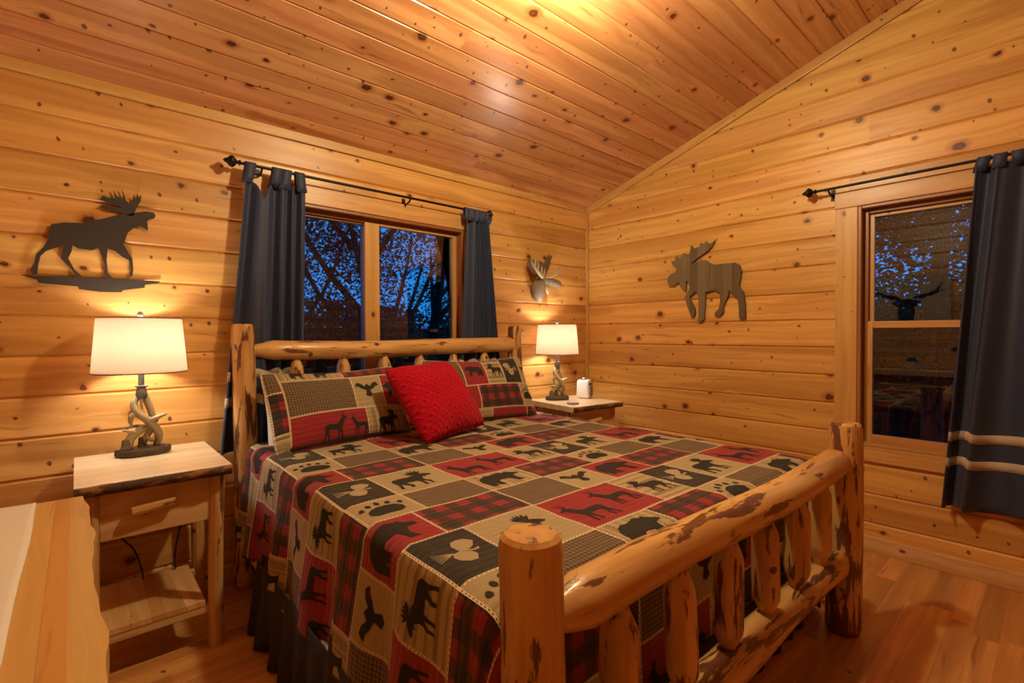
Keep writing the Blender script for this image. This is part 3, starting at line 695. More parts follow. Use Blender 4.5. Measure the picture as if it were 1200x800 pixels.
def motif_set(code, s0, s1, t0, t1):
    m = .022
    if code is None: return []
    if code == 'deer2':
        c = (s0+s1)/2
        return [('deer', (s0+.02, c-.005, t0+.03, t1-.06), True, False), ('deer', (c+.0, s1-.02, t0+.07, t1-.03), True, False)]
    r = (s0+m, s1-m, t0+m, t1-m)
    return [{'moosel': ('moose', r, True, False), 'mooser': ('moose', (r[0]+.02, r[1]-.02, r[2]+.015, r[3]-.015), False, False)}.get(code, (code, r, False, False))]
for i in range(-2, 3):
    for j in range(-1, 4):
        for (b0, b1, cols) in ROWS:
            for (a0, a1, kind, mo) in cols:
                r = (U0+PU*i+a0, U0+PU*i+a1, V0+PV*j+b0, V0+PV*j+b1)
                if r[1] < HEM[0] or r[0] > HEM[1] or r[3] < HEM[2] or r[2] > HEM[3]: continue
                patch(NAMES[kind], r, kind, quilt_surf, quilt, motif_set(mo, *r), HEM)
def band(name, s0, s1, t0, t1, mat):
    ns, nt = max(1, int((s1-s0)/STEP)), max(1, int((t1-t0)/STEP)); vs = [quilt_surf(s0+(s1-s0)*i/ns, t0+(t1-t0)*j/nt, .0015) for j in range(nt+1) for i in range(ns+1)]
    n1 = len(vs); vs += [quilt_surf(s0+(s1-s0)*i/ns, t0+(t1-t0)*j/nt, -.007) for j in range(nt+1) for i in range(ns+1)]
    fs = []
    for off, rv in ((0, False), (n1, True)):
        for j in range(nt):
            for i in range(ns):
                q = (off+j*(ns+1)+i, off+j*(ns+1)+i+1, off+(j+1)*(ns+1)+i+1, off+(j+1)*(ns+1)+i); fs.append(q[::-1] if rv else q)
    W = ns+1
    for i in range(ns):
        for j, rv in ((0, 1), (nt, 0)):
            q = (j*W+i, j*W+i+1, n1+j*W+i+1, n1+j*W+i); fs.append(q[::-1] if rv else q)
    for j in range(nt):
        for i, rv in ((0, 0), (ns, 1)):
            q = (j*W+i, (j+1)*W+i, n1+(j+1)*W+i, n1+j*W+i); fs.append(q[::-1] if rv else q)
    return mesh(name, vs, fs, mat, quilt, smooth=True)
band('binding', HEM[0]-.012, HEM[0], HEM[2], HEM[3], MAT['binding']); band('binding', HEM[1], HEM[1]+.012, HEM[2], HEM[3], MAT['binding']); band('binding', HEM[0]-.012, HEM[1]+.012, HEM[2]-.012, HEM[2], MAT['binding'])
# lining under the patches gives the quilt its thickness
NS, NTT = 96, 82
vs = [quilt_surf(HEM[0]+(HEM[1]-HEM[0])*i/NS, HEM[2]+(HEM[3]-HEM[2])*j/NTT, -.006) for j in range(NTT+1) for i in range(NS+1)]
mesh('lining', vs, [(j*(NS+1)+i, (j+1)*(NS+1)+i, (j+1)*(NS+1)+i+1, j*(NS+1)+i+1) for j in range(NTT) for i in range(NS)], MAT['lining'], quilt, smooth=True)
# gathered dark bed skirt
MAT['skirt'] = plain('dark_skirt_cloth', (.028,.024,.022), .8)
sk = bed_empty('bed_skirt'); tag(sk, 'dark gathered bed skirt hanging to the floor under the quilt', 'bed skirt')
def skirt(p0, p1, nrm, name='skirt_panel', z1=.40):
    p0, p1 = V(p0), V(p1); L_ = (p1-p0).length; n = int(L_/.012); d = (p1-p0)/L_; vs = []
    for k in range(7):
        z_ = z1*(1-k/6)+.012*(k/6)
        for i in range(n+1):
            x = i/n*L_; f = k/6
            off = .012+f*.025+f*.020*math.sin(x*2*PI/.14+2.2*mnoise.noise(V((x*3, nrm[0], 0))))+f*.014*mnoise.noise(V((x*14, 1, 2)))
            p = p0+d*x+V(nrm)*off; vs.append((p.x, p.y, z_))
    o = mesh(name, vs, [(k*(n+1)+i, k*(n+1)+i+1, (k+1)*(n+1)+i+1, (k+1)*(n+1)+i) for k in range(6) for i in range(n)], MAT['skirt'], sk, smooth=True)
    md = o.modifiers.new('thick', 'SOLIDIFY'); md.thickness = .003
skirt((-.055, .12, 0), (-.055, 1.72, 0), (-1, 0, 0), z1=.33); skirt((BW_+.055, .12, 0), (BW_+.055, 1.72, 0), (1, 0, 0), z1=.33); skirt((.07, .15, 0), (BW_-.07, .15, 0), (0, -.5, 0))

# ---------------------------------------------------------------- pillows
def pillow_surf(w, h, T, sag=0.0, pinch=.06, wr=.006, seed=0):
    def f(a, b, lift):      # a, b measured from the lower left corner
        x, y = 2*a/w-1, 2*b/h-1; x = max(-1, min(1, x)); y = max(-1, min(1, y))
        th = T*max(0, (1-abs(x)**2.6))**.55*max(0, (1-abs(y)**2.6))**.55
        rc = 1-.055*(x*y)**4; px = (w/2)*x*rc*(1-pinch*(1-abs(y)**2)); py = (h/2)*y*rc*(1-pinch*1.4*(1-abs(x)**2))
        n = wr*mnoise.noise(V((a*7+seed, b*7, seed)))*min(1, th/.02)
        return (px, py-sag*(1-x*x)*(y > 0)*abs(y), th+n+lift)
    return f
def pillow_shell(name, w, h, T, surf, mat, parent, n=26):
    vs = []; f1 = lambda i, j, s: (lambda p: (p[0], p[1], s*p[2]))(surf(w*i/n, h*j/n, -.003))
    a = [f1(i, j, 1) for j in range(n+1) for i in range(n+1)]; b = [(p[0], p[1], -p[2]*.8) for p in a]
    W = n+1; k = W*W
    fs = [(j*W+i, j*W+i+1, (j+1)*W+i+1, (j+1)*W+i) for j in range(n) for i in range(n)]
    fs += [(k+j*W+i, k+(j+1)*W+i, k+(j+1)*W+i+1, k+j*W+i+1) for j in range(n) for i in range(n)]
    bm = bmesh.new(); bv = [bm.verts.new(p) for p in a+b]
    for q in fs: bm.faces.new([bv[i] for i in q])
    bmesh.ops.remove_doubles(bm, verts=bm.verts, dist=.0075)
    return from_bm(name, bm, mat, parent, smooth=True)
def pillow_root(name, u, v, z, lean, turn=0.0, roll_=0.0):
    """stands on its lower edge and leans back towards the headboard; local x across, y up the pillow, z out of its face"""
    r = bpy.data.objects.new(name, None); C.objects.link(r)
    Mb = Matrix.Translation((BED['ox'], BED['oy'], 0)) @ Matrix.Rotation(BED['a'], 4, 'Z')
    Ml = Matrix.Translation((u, v, z)) @ Matrix.Rotation(turn, 4, 'Z') @ Matrix.Rotation(PI/2-lean, 4, 'X') @ Matrix.Rotation(roll_, 4, 'Z')
    r.matrix_basis = Mb @ Ml; return r
def sham(label, u, v, z, lean, turn, cells, w, h, T, roll_=0, seed=1):
    r = pillow_root('pillow', u, v, z, lean, turn, roll_); tag(r, label, 'pillow', 'patchwork pillows at the headboard')
    sf = pillow_surf(w, h, T, .015, seed=seed); pillow_shell('pillow_back', w, h, T, sf, MAT['binding'], r)
    for (x0, x1, y0, y1, kind, mo) in cells:
        rc = (x0*w, x1*w, y0*h, y1*h); ms = []
        for q in (mo or []):
            sh, m0, m1, n0, n1, fl = q; ms.append((sh, (m0*w, m1*w, n0*h, n1*h), fl, False))
        patch(NAMES[kind], rc, kind, sf, r, ms)
    return r
sham('patchwork pillow with brown check, eagle and red deer, leaning at the left post', .42, 1.97, .945, math.radians(30), math.radians(4),
     [(0,.09,.70,1,'brown',None), (0,.09,.22,.70,'buffalo',None), (0,.09,0,.22,'stripe',None),
      (.09,.52,.84,1,'vstripe',[('bear',.16,.28,.87,.98,False),('bear',.32,.44,.87,.98,False)]), (.52,1,.84,1,'buffalo',None),
      (.09,.56,.38,.84,'brown',None), (.56,.80,.38,.84,'tan',[('eagle',.58,.78,.45,.78,False)]), (.80,1,.38,.84,'red',[('bear',.81,1.02,.45,.78,True)]),
      (.09,.62,0,.38,'red',[('deer',.30,.48,.03,.36,False),('deer',.48,.62,.03,.33,True)]), (.62,1,0,.38,'vstripe',[('moose',.66,.92,.03,.34,False)])], .80, .47, .085, seed=3)
sham('patchwork pillow with buffalo check, paw and pine cones, leaning at the right post', 1.40, 1.985, .955, math.radians(28), math.radians(-5),
     [(0,.30,.52,1,'brown',None), (.30,.52,.52,1,'red',[('bear',.32,.50,.60,.92,True)]), (.52,.70,.52,1,'stripe',[('moose',.54,.69,.56,.98,True)]), (.70,.90,.52,1,'black',[('cones',.72,.88,.58,.94,True)]), (.90,1,.52,1,'tan',[('eagle',.91,.99,.6,.9,False)]),
      (0,.40,.17,.52,'red',[('deer',.1,.3,.2,.5,False)]), (.40,.84,.17,.52,'buffalo',None), (.84,1,.17,.52,'tan',[('paw',.85,.99,.22,.48,False)]),
      (0,.5,0,.17,'tan',None), (.5,.86,0,.17,'red',None), (.86,1,0,.17,'buffalo',None)], .84, .50, .085, seed=7)
MAT['white_cloth'] = plain('white_cotton', (.78,.76,.72), .9, noise_amt=.06)
for lb, u, rl in (('plain white pillow peeking out behind the left patchwork pillow', .455, 0.03), ('plain white pillow behind the right patchwork pillow', 1.44, -.03)):
    r = pillow_root('pillow', u, 2.115, .925, math.radians(14), 0, rl); tag(r, lb, 'pillow')
    pillow_shell('pillow_case', .80, .42, .055, pillow_surf(.80, .42, .055), MAT['white_cloth'], r)
t = NT('red_cable_knit'); x, y, z = t.sep(t.n('ShaderNodeTexCoord').outputs['Object'])
p_ = t.math('ADD', x, y); m_ = t.math('SUBTRACT', x, y)
wob = t.noise(t.comb(x, y, 0), 9, 2)
w1 = t.math('SINE', t.math('ADD', t.math('MULTIPLY', p_, 150), t.math('MULTIPLY', wob, 7))); w2 = t.math('SINE', t.math('ADD', t.math('MULTIPLY', m_, 150), t.math('MULTIPLY', wob, 7)))
cab = t.math('MAXIMUM', t.math('MULTIPLY', w1, t.math('ADD', .5, t.math('MULTIPLY', t.math('SINE', t.math('MULTIPLY', m_, 75)), .5))), t.math('MULTIPLY', w2, t.math('ADD', .5, t.math('MULTIPLY', t.math('SINE', t.math('MULTIPLY', p_, 75)), .5))))
fz = t.noise(t.comb(x, y, z), 420, 2)
t.color(t.mix(t.ramp(cab, -.6, .9), rgb(.36,.003,.014), rgb(.46,.006,.022))); t.b.inputs['Roughness'].default_value = .95; t.b.inputs['Specular IOR Level'].default_value = .1
t.b.inputs['Sheen Weight'].default_value = .3; t.b.inputs['Sheen Tint'].default_value = rgb(1,.2,.2)
t.bump(t.math('ADD', cab, t.math('MULTIPLY', fz, .5)), .7, .007)
r = pillow_root('throw_pillow', .89, 1.74, .965, math.radians(38), math.radians(14), math.radians(3)); tag(r, 'plush red cable knit throw pillow in the middle of the bed', 'pillow')
pillow_shell('cushion_cover', .54, .50, .115, pillow_surf(.54, .50, .115, 0, .045, .010), t.m, r, 34)

# ---------------------------------------------------------------- nightstands
def live_edge(x0, x1, y, amp, seed, n=18):
    return [(x0+(x1-x0)*i/n, y+amp*mnoise.noise(V((i*.55+seed, seed, 0)))) for i in range(n+1)]
def nightstand(label, x, y, rz, w=.50, d=.60, h=.787, seed=1, handle=True, plain_side=False):
    """origin: middle of the front edge on the floor; back towards +y"""
    r = empty('nightstand', (x, y, 0), rz); tag(r, label, 'nightstand')
    hw = w/2; fe = live_edge(-hw, hw, 0, .012, seed)
    pts = fe + [(hw, d), (-hw, d)]
    tp = prism('top', pts, -.02, .02, MAT['top'], r, basis=Matrix.Translation((0, 0, h-.02)))
    bm = bmesh.new(); n = len(fe)
    a = [bm.verts.new((px, py-.004-.004*mnoise.noise(V((i, 3, seed))), -.019)) for i, (px, py) in enumerate(fe)]; b = [bm.verts.new((px, py-.006+.012*mnoise.noise(V((i*.8, 7, seed)))*.5, .0185+.003*mnoise.noise(V((i, 9, seed))))) for i, (px, py) in enumerate(fe)]
    c = [bm.verts.new((px, py+.006, -.019)) for px, py in fe]; e = [bm.verts.new((px, py+.006, .016)) for px, py in fe]
    for i in range(n-1):
        bm.faces.new((a[i], a[i+1], b[i+1], b[i])); bm.faces.new((c[i], a[i], a[i+1], c[i+1])); bm.faces.new((b[i], b[i+1], e[i+1], e[i]))
    o = from_bm('bark_edge', bm, MAT['bark'], tp, smooth=True); o['label'] = 'dark live bark edge'
    lx, y0, y1 = hw-.045, .078, d-.045
    for i, (sx, yy) in enumerate(((-1, y0), (1, y0), (-1, y1), (1, y1))):
        log_obj('leg', (sx*lx, yy, 0), (sx*lx, yy, h-.04), .029, .029, MAT['log' if i < 2 else 'log_rough'], r, seed*10+i, 'flat', 'flat', 10)
    dr = wood_box('drawer', (-lx+.025, y0-.012, .552), (lx-.02, y0+.012, .742), 'v', MAT['furn'], r)
    if handle:
        hd = log_obj('handle', (-.085, y0-.040, .655), (.055, y0-.040, .665), .019, .017, MAT['log'], r, seed+3, 'flat', 'flat', 10)
        hd.parent = dr; hd.matrix_basis = dr.matrix_basis.inverted() @ hd.matrix_basis
    for sx in (-1, 1):
        wood_box('side_panel', (sx*lx-.009, y0+.03, .552), (sx*lx+.009, y1-.03, .742), 'w', MAT['redboard' if plain_side else 'furn'], r)
    wood_box('back_panel', (-lx+.03, y1-.009, .552), (lx-.03, y1+.009, .742), 'v', MAT['furn'], r)
    sh = empty('shelf', (0, 0, 0), 0, r); ws = [.26, .19, .14, .18, .23]; xs = -lx+.03; tot = 2*lx-.075
    for i, q in enumerate(ws):
        x1 = xs+q*tot; wood_box('shelf_board', (xs, y0-.005, .185), (x1, y1-.04, .207), 'y', MAT['redboard' if i == 2 else 'furn'], sh, .0006); xs = x1
    for yy in (y0+.01, y1-.06): wood_box('shelf_rail', (-lx+.02, yy-.012, .150), (lx-.02, yy+.012, .184), 'v', MAT['furn'], sh)
    return r
NL = nightstand('pine nightstand with live edge top and log legs, left of the bed', .238, 2.335, 0, seed=1)
NR = nightstand('pine nightstand with live edge top, right of the bed in the corner', 3.02, 2.375, math.radians(-6), w=.54, d=.545, seed=5, plain_side=True)

# ---------------------------------------------------------------- antler lamps
MAT['antler'] = plain('antler', (.40,.31,.17), .45, noise_amt=.45, nscale=18); MAT['pewter'] = plain('pewter', (.16,.14,.12), .5, .4, .4, 120, .5)
MAT['slab'] = plain('bark_slab', (.09,.055,.032), .7, noise_amt=.4, nscale=50, bump=.4)
t = NT('lamp_shade_linen'); tc = t.n('ShaderNodeTexCoord').outputs['Object']
wv = t.noise(tc, 260, 2); col = t.mix(t.math('MULTIPLY', wv, .12), rgb(.74,.65,.545), rgb(.58,.49,.39))
df = t.n('ShaderNodeBsdfDiffuse'); tl = t.n('ShaderNodeBsdfTranslucent'); mx = t.n('ShaderNodeMixShader'); mx.inputs[0].default_value = .42
t.put(df.inputs[0], col); t.put(tl.inputs[0], col); t.put(mx.inputs[1], df.outputs[0]); t.put(mx.inputs[2], tl.outputs[0]); t.put(t.out.inputs[0], mx.outputs[0])
MAT['shade'] = t.m
MAT['rim'] = plain('shade_rim', (.13,.12,.11), .6)
MAT['tip'] = plain('antler_burr', (.14,.10,.065), .7, noise_amt=.5, nscale=70, bump=.6)
MAT['cord'] = plain('black_cord', (.012,.01,.01), .5)
def lamp(label, x, y, z, rz, watt):
    r = empty('table_lamp', (x, y, z), rz); tag(r, label, 'lamp', 'antler lamps on the nightstands')
    lathe('base', [(.098,0), (.102,.006), (.10,.026), (.096,.031)], MAT['slab'], r, 28, sx=1.0, sy=.62, wob=lambda a, h: 1+.05*math.sin(a*2*PI*5)+.03*math.sin(a*2*PI*9))
    A = lambda pts, rad, fl=1.0: smooth_tube('antler', pts, rad, MAT['antler'], r, 8, 6, fl)
    A([(-.060,-.012,.045), (-.045,-.008,.085), (-.005,0,.115), (.035,.01,.135), (.055,.012,.165), (.066,.015,.172)], [.019,.018,.017,.015,.009,.003])
    A([(.050,.015,.035), (.058,.01,.065), (.050,-.005,.105), (.015,-.02,.155), (-.025,-.02,.195), (-.035,-.01,.235), (-.02,0,.265)], [.012,.016,.018,.018,.016,.015,.013])
    A([(-.004,.022,.035), (.008,.02,.070), (.030,.01,.115), (.032,.0,.175), (.020,.0,.225), (.006,0,.268)], [.014,.015,.014,.014,.015,.014])
    A([(.015,-.022,.150), (.045,-.028,.165), (.075,-.02,.175), (.088,-.012,.176)], [.013,.011,.007,.002]); A([(-.028,-.02,.198), (-.045,-.022,.180), (-.048,-.022,.152), (-.040,-.022,.138)], [.012,.012,.008,.002])
    A([(-.020,-.01,.100), (-.055,-.012,.112), (-.080,-.01,.124)], [.012,.008,.002]); A([(.000,.012,.125), (-.03,.015,.132), (-.055,.012,.130)], [.011,.008,.002]); A([(.035,.0,.060), (.018,-.01,.07), (.010,-.015,.090)], [.011,.008,.002])
    A([(-.005,-.012,.265), (-.008,-.016,.235), (-.004,-.016,.205)], [.009,.007,.002])
    for (bx, by, bz, rr) in ((-.062,-.012,.031,.024), (.050,.015,.030,.014), (-.004,.022,.030,.019)):
        lathe('burr', [(rr,0), (rr*1.05,.006), (rr*.85,.014), (rr*.80,.034), (rr*.7,.045)], MAT['tip'], r, 12, (bx, by, bz))
    lathe('collar', [(.021,0), (.024,.008), (.022,.03), (.017,.05), (.016,.056)], MAT['pewter'], r, 16, (-.006, 0, .255))
    lathe('neck', [(.024,0), (.024,.006), (.012,.008), (.012,.08)], MAT['pewter'], r, 16, (-.006, 0, .309))
    # shade: tapered shell with rims
    R0, R1, H0, H1 = .178, .158, .378, .622; seg = 48; bm = bmesh.new(); rings = []
    for (rr, zz) in ((R0, H0), ((R0+R1)/2, (H0+H1)/2), (R1, H1), (R1-.003, H1), ((R0+R1)/2-.003, (H0+H1)/2), (R0-.003, H0)):
        rings.append([bm.verts.new((-.006+rr*math.cos(2*PI*i/seg), rr*math.sin(2*PI*i/seg), zz)) for i in range(seg)])
    for k in range(6):
        a, b = rings[k], rings[(k+1) % 6]
        for i in range(seg): bm.faces.new((a[i], a[(i+1)%seg], b[(i+1)%seg], b[i]))
    sh = from_bm('lamp_shade', bm, MAT['shade'], r, smooth=True, angle=.8)
    for rr, zz in ((R0, H0), (R1, H1)):
        bm = bmesh.new(); tube_bm(bm, [(-.006+(rr-.0015)*math.cos(2*PI*i/40), (rr-.0015)*math.sin(2*PI*i/40), zz) for i in range(41)], .0028, 6); from_bm('rim', bm, MAT['rim'], sh, smooth=True)
    bm = bmesh.new()
    for k in range(3):
        a = 2*PI*k/3; tube_bm(bm, [(-.006, 0, H1-.008), (-.006+(R1-.003)*math.cos(a), (R1-.003)*math.sin(a), H1-.004)], .0018, 5)
    from_bm('spider', bm, MAT['pewter'], sh)
    lathe('finial', [(.004,0), (.004,.016), (.013,.02), (.015,.027), (.010,.031), (.013,.036), (.004,.04)], MAT['pewter'], r, 14, (-.006, 0, H1-.008))
    t_ = [(.0,.0), (.014,.004), (.016,.02), (.028,.055), (.030,.07), (.022,.09), (.006,.1)]
    point_light('bulb_light', (-.006, 0, .51), watt, (1.0, 0.91, 0.80), .045, r)
    return r
L1 = lamp('antler table lamp with glowing drum shade on the left nightstand', .228, 2.80, .789, 0, LAMP_W)
L2 = lamp('antler table lamp with glowing drum shade on the corner nightstand', 2.985, 2.775, .789, math.radians(-20), LAMP_W)
cd_ = smooth_tube('cord', [(.12,2.87,.55), (.14,2.86,.42), (.19,2.85,.34), (.215,2.83,.25), (.22,2.80,.212)], [.0045,.0045], MAT['cord'], None, 6); cd_['label'] = 'black cord hanging behind the drawer'
cd_.parent = L1; cd_.matrix_basis = L1.matrix_basis.inverted()
c2 = smooth_tube('cord', [(.42,2.86,.60), (.395,2.85,.50), (.36,2.85,.36), (.345,2.84,.26), (.345,2.82,.212)], [.0045,.0045], MAT['cord'], None, 6); c2.parent = L1; c2.matrix_basis = L1.matrix_basis.inverted()
MAT['tagpaper'] = plain('paper_tag', (.75,.55,.45), .7)
tg = box('cord_tag', -.012, .012, -.002, .002, -.03, .03, MAT['tagpaper'], None, .001, loc=(.392, 2.842, .50)); tg.rotation_euler = (0, .3, 0)
tg.parent = c2

# small white air freshener machine and coaster on the corner nightstand
MAT['white_plastic'] = plain('white_plastic', (.72,.72,.72), .35, noise_amt=.02); MAT['grey_plastic'] = plain('grey_plastic', (.26,.26,.27), .4, noise_amt=.05); MAT['dark_plastic'] = plain('dark_plastic', (.05,.05,.055), .3)
fan = empty('fan_heater', (3.235, 2.70, .789), math.radians(24)); fan.scale = (1.1,1.1,1.1); tag(fan, 'small white and grey plastic fan heater standing behind the corner lamp', 'heater')
bm = bmesh.new(); box_bm(bm, -.052, .052, -.052, .052, 0, .142)
for v in bm.verts:
    if v.co.z > .1: v.co.x *= .93; v.co.y *= .90
bmesh.ops.bevel(bm, geom=bm.edges[:], offset=.016, segments=4, affect='EDGES', profile=.5)
from_bm('body', bm, MAT['white_plastic'], fan, smooth=True, angle=.9)
box('grille', -.040, .040, -.0575, -.049, .014, .095, MAT['grey_plastic'], fan, .003)
for k in range(6): box('grille_slat', -.036, .036, -.0605, -.056, .02+.0125*k, .026+.0125*k, MAT['dark_plastic'], fan, .001)
box('control_panel', -.038, .038, -.016, .022, .136, .1455, MAT['dark_plastic'], fan, .003); box('visor', -.038, .038, -.0565, -.046, .100, .118, MAT['dark_plastic'], fan, .003)
lathe('dial', [(.012,0), (.012,.008), (.009,.011)], MAT['white_plastic'], fan, 16, (0, .003, .1445))
cs = empty('coaster', (2.90, 2.535, .787)); tag(cs, 'round dark stone coaster on the corner nightstand', 'coaster')
lathe('coaster_disc', [(.046,0), (.048,.003), (.048,.006), (.045,.008)], MAT['slab'], cs, 24); lathe('inlay', [(.036,0), (.036,.0015)], MAT['grey_plastic'], cs, 24, (0, 0, .008))

# ---------------------------------------------------------------- curtains and rods
t = NT('navy_curtain'); tc = t.n('ShaderNodeTexCoord').outputs['Object']
t.color(t.mix(t.noise(tc, 300, 2), rgb(.015,.024,.06), rgb(.028,.042,.10))); t.b.inputs['Roughness'].default_value = .62; t.b.inputs['Sheen Weight'].default_value = .25; t.b.inputs['Sheen Tint'].default_value = rgb(.4,.5,.8); t.bump(t.noise(tc, 700, 2), .2, .002)
MAT['navy'] = t.m
MAT['cream'] = plain('cream_band', (.50,.42,.33), .85)
def rod(name, label, M0, L, brackets):
    """local x along the rod from its left finial, local z out of the wall; the rod's axis is local (x, 0, 0.085)"""
    r = empty(name); r.matrix_basis = M0; tag(r, label, 'curtain rod', 'black curtain rods')
    bx = Matrix(((0,0,1,0),(0,1,0,0),(-1,0,0,.085),(0,0,0,1)))
    lathe('pole', [(.0085,.0), (.0085,L)], MAT['black_metal'], r, 12, basis=bx)
    fin = [(.010,0), (.016,.006), (.010,.012), (.009,.020), (.020,.026), (.030,.038), (.031,.046), (.022,.058), (.014,.064), (.012,.072), (.004,.082)]
    lathe('finial', fin, MAT['black_metal'], r, 14, basis=Matrix.Translation((L, 0, 0)) @ bx)
    lathe('finial', fin, MAT['black_metal'], r, 14, basis=Matrix(((0,0,-1,0),(0,1,0,0),(1,0,0,.085),(0,0,0,1))))
    for b in brackets:
        bm = bmesh.new(); tube_bm(bm, smooth_path([(b,-.03,0), (b,-.035,.04), (b,-.022,.085), (b,-.008,.095)], 4), .006, 6); box_bm(bm, b-.012, b+.012, -.06, .01, 0, .006)
        from_bm('bracket', bm, MAT['black_metal'], r, smooth=True, angle=.6)
    return r
def curtain(label, M0, top, bot, ztop, zhem, folds, seed, tabs, bands, dz=.085, amp=.032, scoop=None):
    """top/bot: (x0, x1) across at the rod and at the hem, in rod coordinates (local x across, y up, z out of the wall)"""
    r = empty('curtain'); r.matrix_basis = M0; tag(r, label, 'curtain', 'navy tab top curtains')
    nx, nz = 96, 46
    def P(a, f, lift=0):
        # a across 0..1, f down 0..1
        fa = folds*a+.35*math.sin(2*PI*a+seed)+.25*f*math.sin(a*5+seed*2)
        x0 = top[0]*(1-f)+bot[0]*f; x1 = top[1]*(1-f)+bot[1]*f
        am = amp*(.55+.6*f)
        off = math.sin(2*PI*fa)*am+.35*am*math.sin(4*PI*fa+seed+f*1.3)
        x = x0+(x1-x0)*a+.35*am*math.cos(2*PI*fa)*(1 if .03 < a < .97 else 0)
        dip = .0
        if f < .35:
            for (c, wd, dp) in (scoop or ()): dip += dp*math.exp(-((a-c)/wd)**2)*(1-f/.35)
        y_ = ztop-(ztop-zhem)*f-dip+.012*f*math.sin(2*PI*fa+1)
        return V((x, y_, dz+off+lift))
    vs = [P(i/nx, j/nz) for j in range(nz+1) for i in range(nx+1)]
    o = mesh('panel', vs, [(j*(nx+1)+i, (j+1)*(nx+1)+i, (j+1)*(nx+1)+i+1, j*(nx+1)+i+1) for j in range(nz) for i in range(nx)], MAT['navy'], r, smooth=True)
    md = o.modifiers.new('thick', 'SOLIDIFY'); md.thickness = .003; md.offset = 0
    for zb, hb in bands:
        vs = []
        for k in range(3):
            f = (ztop-(zb+hb/2-hb*k/2))/(ztop-zhem)
            vs += [P(i/nx, f) for i in range(nx+1)]
        b = mesh('stripe_band', vs, [(k*(nx+1)+i, (k+1)*(nx+1)+i, (k+1)*(nx+1)+i+1, k*(nx+1)+i+1) for k in range(2) for i in range(nx)], MAT['cream'], r, smooth=True)
        md = b.modifiers.new('thick', 'SOLIDIFY'); md.thickness = .008; md.offset = 0; b['label'] = 'cream stripe'
    for tx, a in tabs:
        p = P(a, 0); p2 = P(a, .015); bm = bmesh.new(); rr = .013; path = [(p2.x, p2.y, p.z+.004), (p.x*.5+tx*.5, p.y+.012, dz+rr)]
        path += [(tx, .0+rr*math.sin(q), dz+rr*math.cos(q)) for q in [i*PI/8 for i in range(9)]]
        path += [(p.x*.5+tx*.5, p.y+.012, dz-rr), (p2.x, p2.y, p.z-.004)]
        w2_ = .026; a_ = [bm.verts.new((q[0]-w2_, q[1], q[2])) for q in path]; b_ = [bm.verts.new((q[0]+w2_, q[1], q[2])) for q in path]
        for i in range(len(path)-1): bm.faces.new((a_[i], a_[i+1], b_[i+1], b_[i]))
        o = from_bm('tab', bm, MAT['navy'], r, smooth=True); md = o.modifiers.new('thick', 'SOLIDIFY'); md.thickness = .003; md.offset = 1
    return r
RB = frame(V((0, YB, 2.245)), V((1,0,0)), V((0,0,1)), V((0,-1,0)))
rod('curtain_rod', 'long black curtain rod above the bed window', RB @ Matrix.Translation((.665, 0, 0)), 1.65, (.10, 1.01, 1.55))
curtain('navy curtain at the left of the bed window, behind the left post', RB, (.685, .995), (.555, .985), -.075, -1.53, 4.2, 1.3, [(.71, .02), (.845, .47), (.895, .62), (.965, .93)], [(-1.125, .05), (-1.26, .05)], amp=.030, scoop=[(.28, .10, .085)])
curtain('navy curtain bunched at the right of the bed window', RB, (2.14, 2.36), (2.03, 2.50), -.055, -1.53, 4.6, 2.1, [(2.15, .03), (2.20, .28), (2.25, .5), (2.31, .75), (2.35, .96)], [(-1.125, .05), (-1.26, .05)], amp=.034)
RR = frame(V((XR, 0, 2.235)), V((0,-1,0)), V((0,0,1)), V((-1,0,0)))
rod('curtain_rod', 'black curtain rod above the window in the right wall', RR @ Matrix.Translation((-1.04, 0, 0)), 1.46, (.07, .88, 1.39))
curtain('long navy curtain with two cream stripes at the right wall window', RR, (-.30, .12), (-.42, .08), -.035, -1.845, 4.4, .6, [(-.27, .05), (-.21, .2), (-.145, .38), (-.05, .62), (.04, .8), (.10, .95)], [(-1.455, .048), (-1.595, .048)], amp=.036)

# ---------------------------------------------------------------- wall decorations
MM_BODY = [(-0.074, 1.825), (-0.032, 1.839), (0.04, 1.847), (0.07, 1.864), (0.115, 1.883), (0.146, 1.898), (0.162, 1.908), (0.194, 1.91), (0.226, 1.926), (0.268, 1.937), (0.293, 1.936), (0.302, 1.922), (0.295, 1.907), (0.276, 1.902), (0.267, 1.891), (0.27, 1.86), (0.268, 1.839), (0.259, 1.853), (0.238, 1.863), (0.213, 1.847), (0.193, 1.824), (0.183, 1.792), (0.176, 1.766), (0.192, 1.732), (0.208, 1.703), (0.211, 1.648), (0.208, 1.622), (0.2, 1.613), (0.195, 1.631), (0.201, 1.652), (0.195, 1.692), (0.168, 1.709), (0.144, 1.732), (0.117, 1.739), (0.113, 1.684), (0.116, 1.625), (0.135, 1.603), (0.112, 1.604), (0.104, 1.619), (0.105, 1.663), (0.094, 1.712), (0.089, 1.741), (0.06, 1.726), (0.016, 1.728), (-0.005, 1.74), (-0.009, 1.71), (-0.02, 1.681), (0.001, 1.63), (0.026, 1.603), (0.004, 1.604), (-0.017, 1.643), (-0.045, 1.678), (-0.041, 1.702), (-0.035, 1.741), (-0.061, 1.724), (-0.092, 1.706), (-0.11, 1.681), (-0.117, 1.643), (-0.121, 1.601), (-0.137, 1.597), (-0.142, 1.622), (-0.13, 1.651), (-0.124, 1.689), (-0.102, 1.719), (-0.085, 1.758), (-0.08, 1.796)]
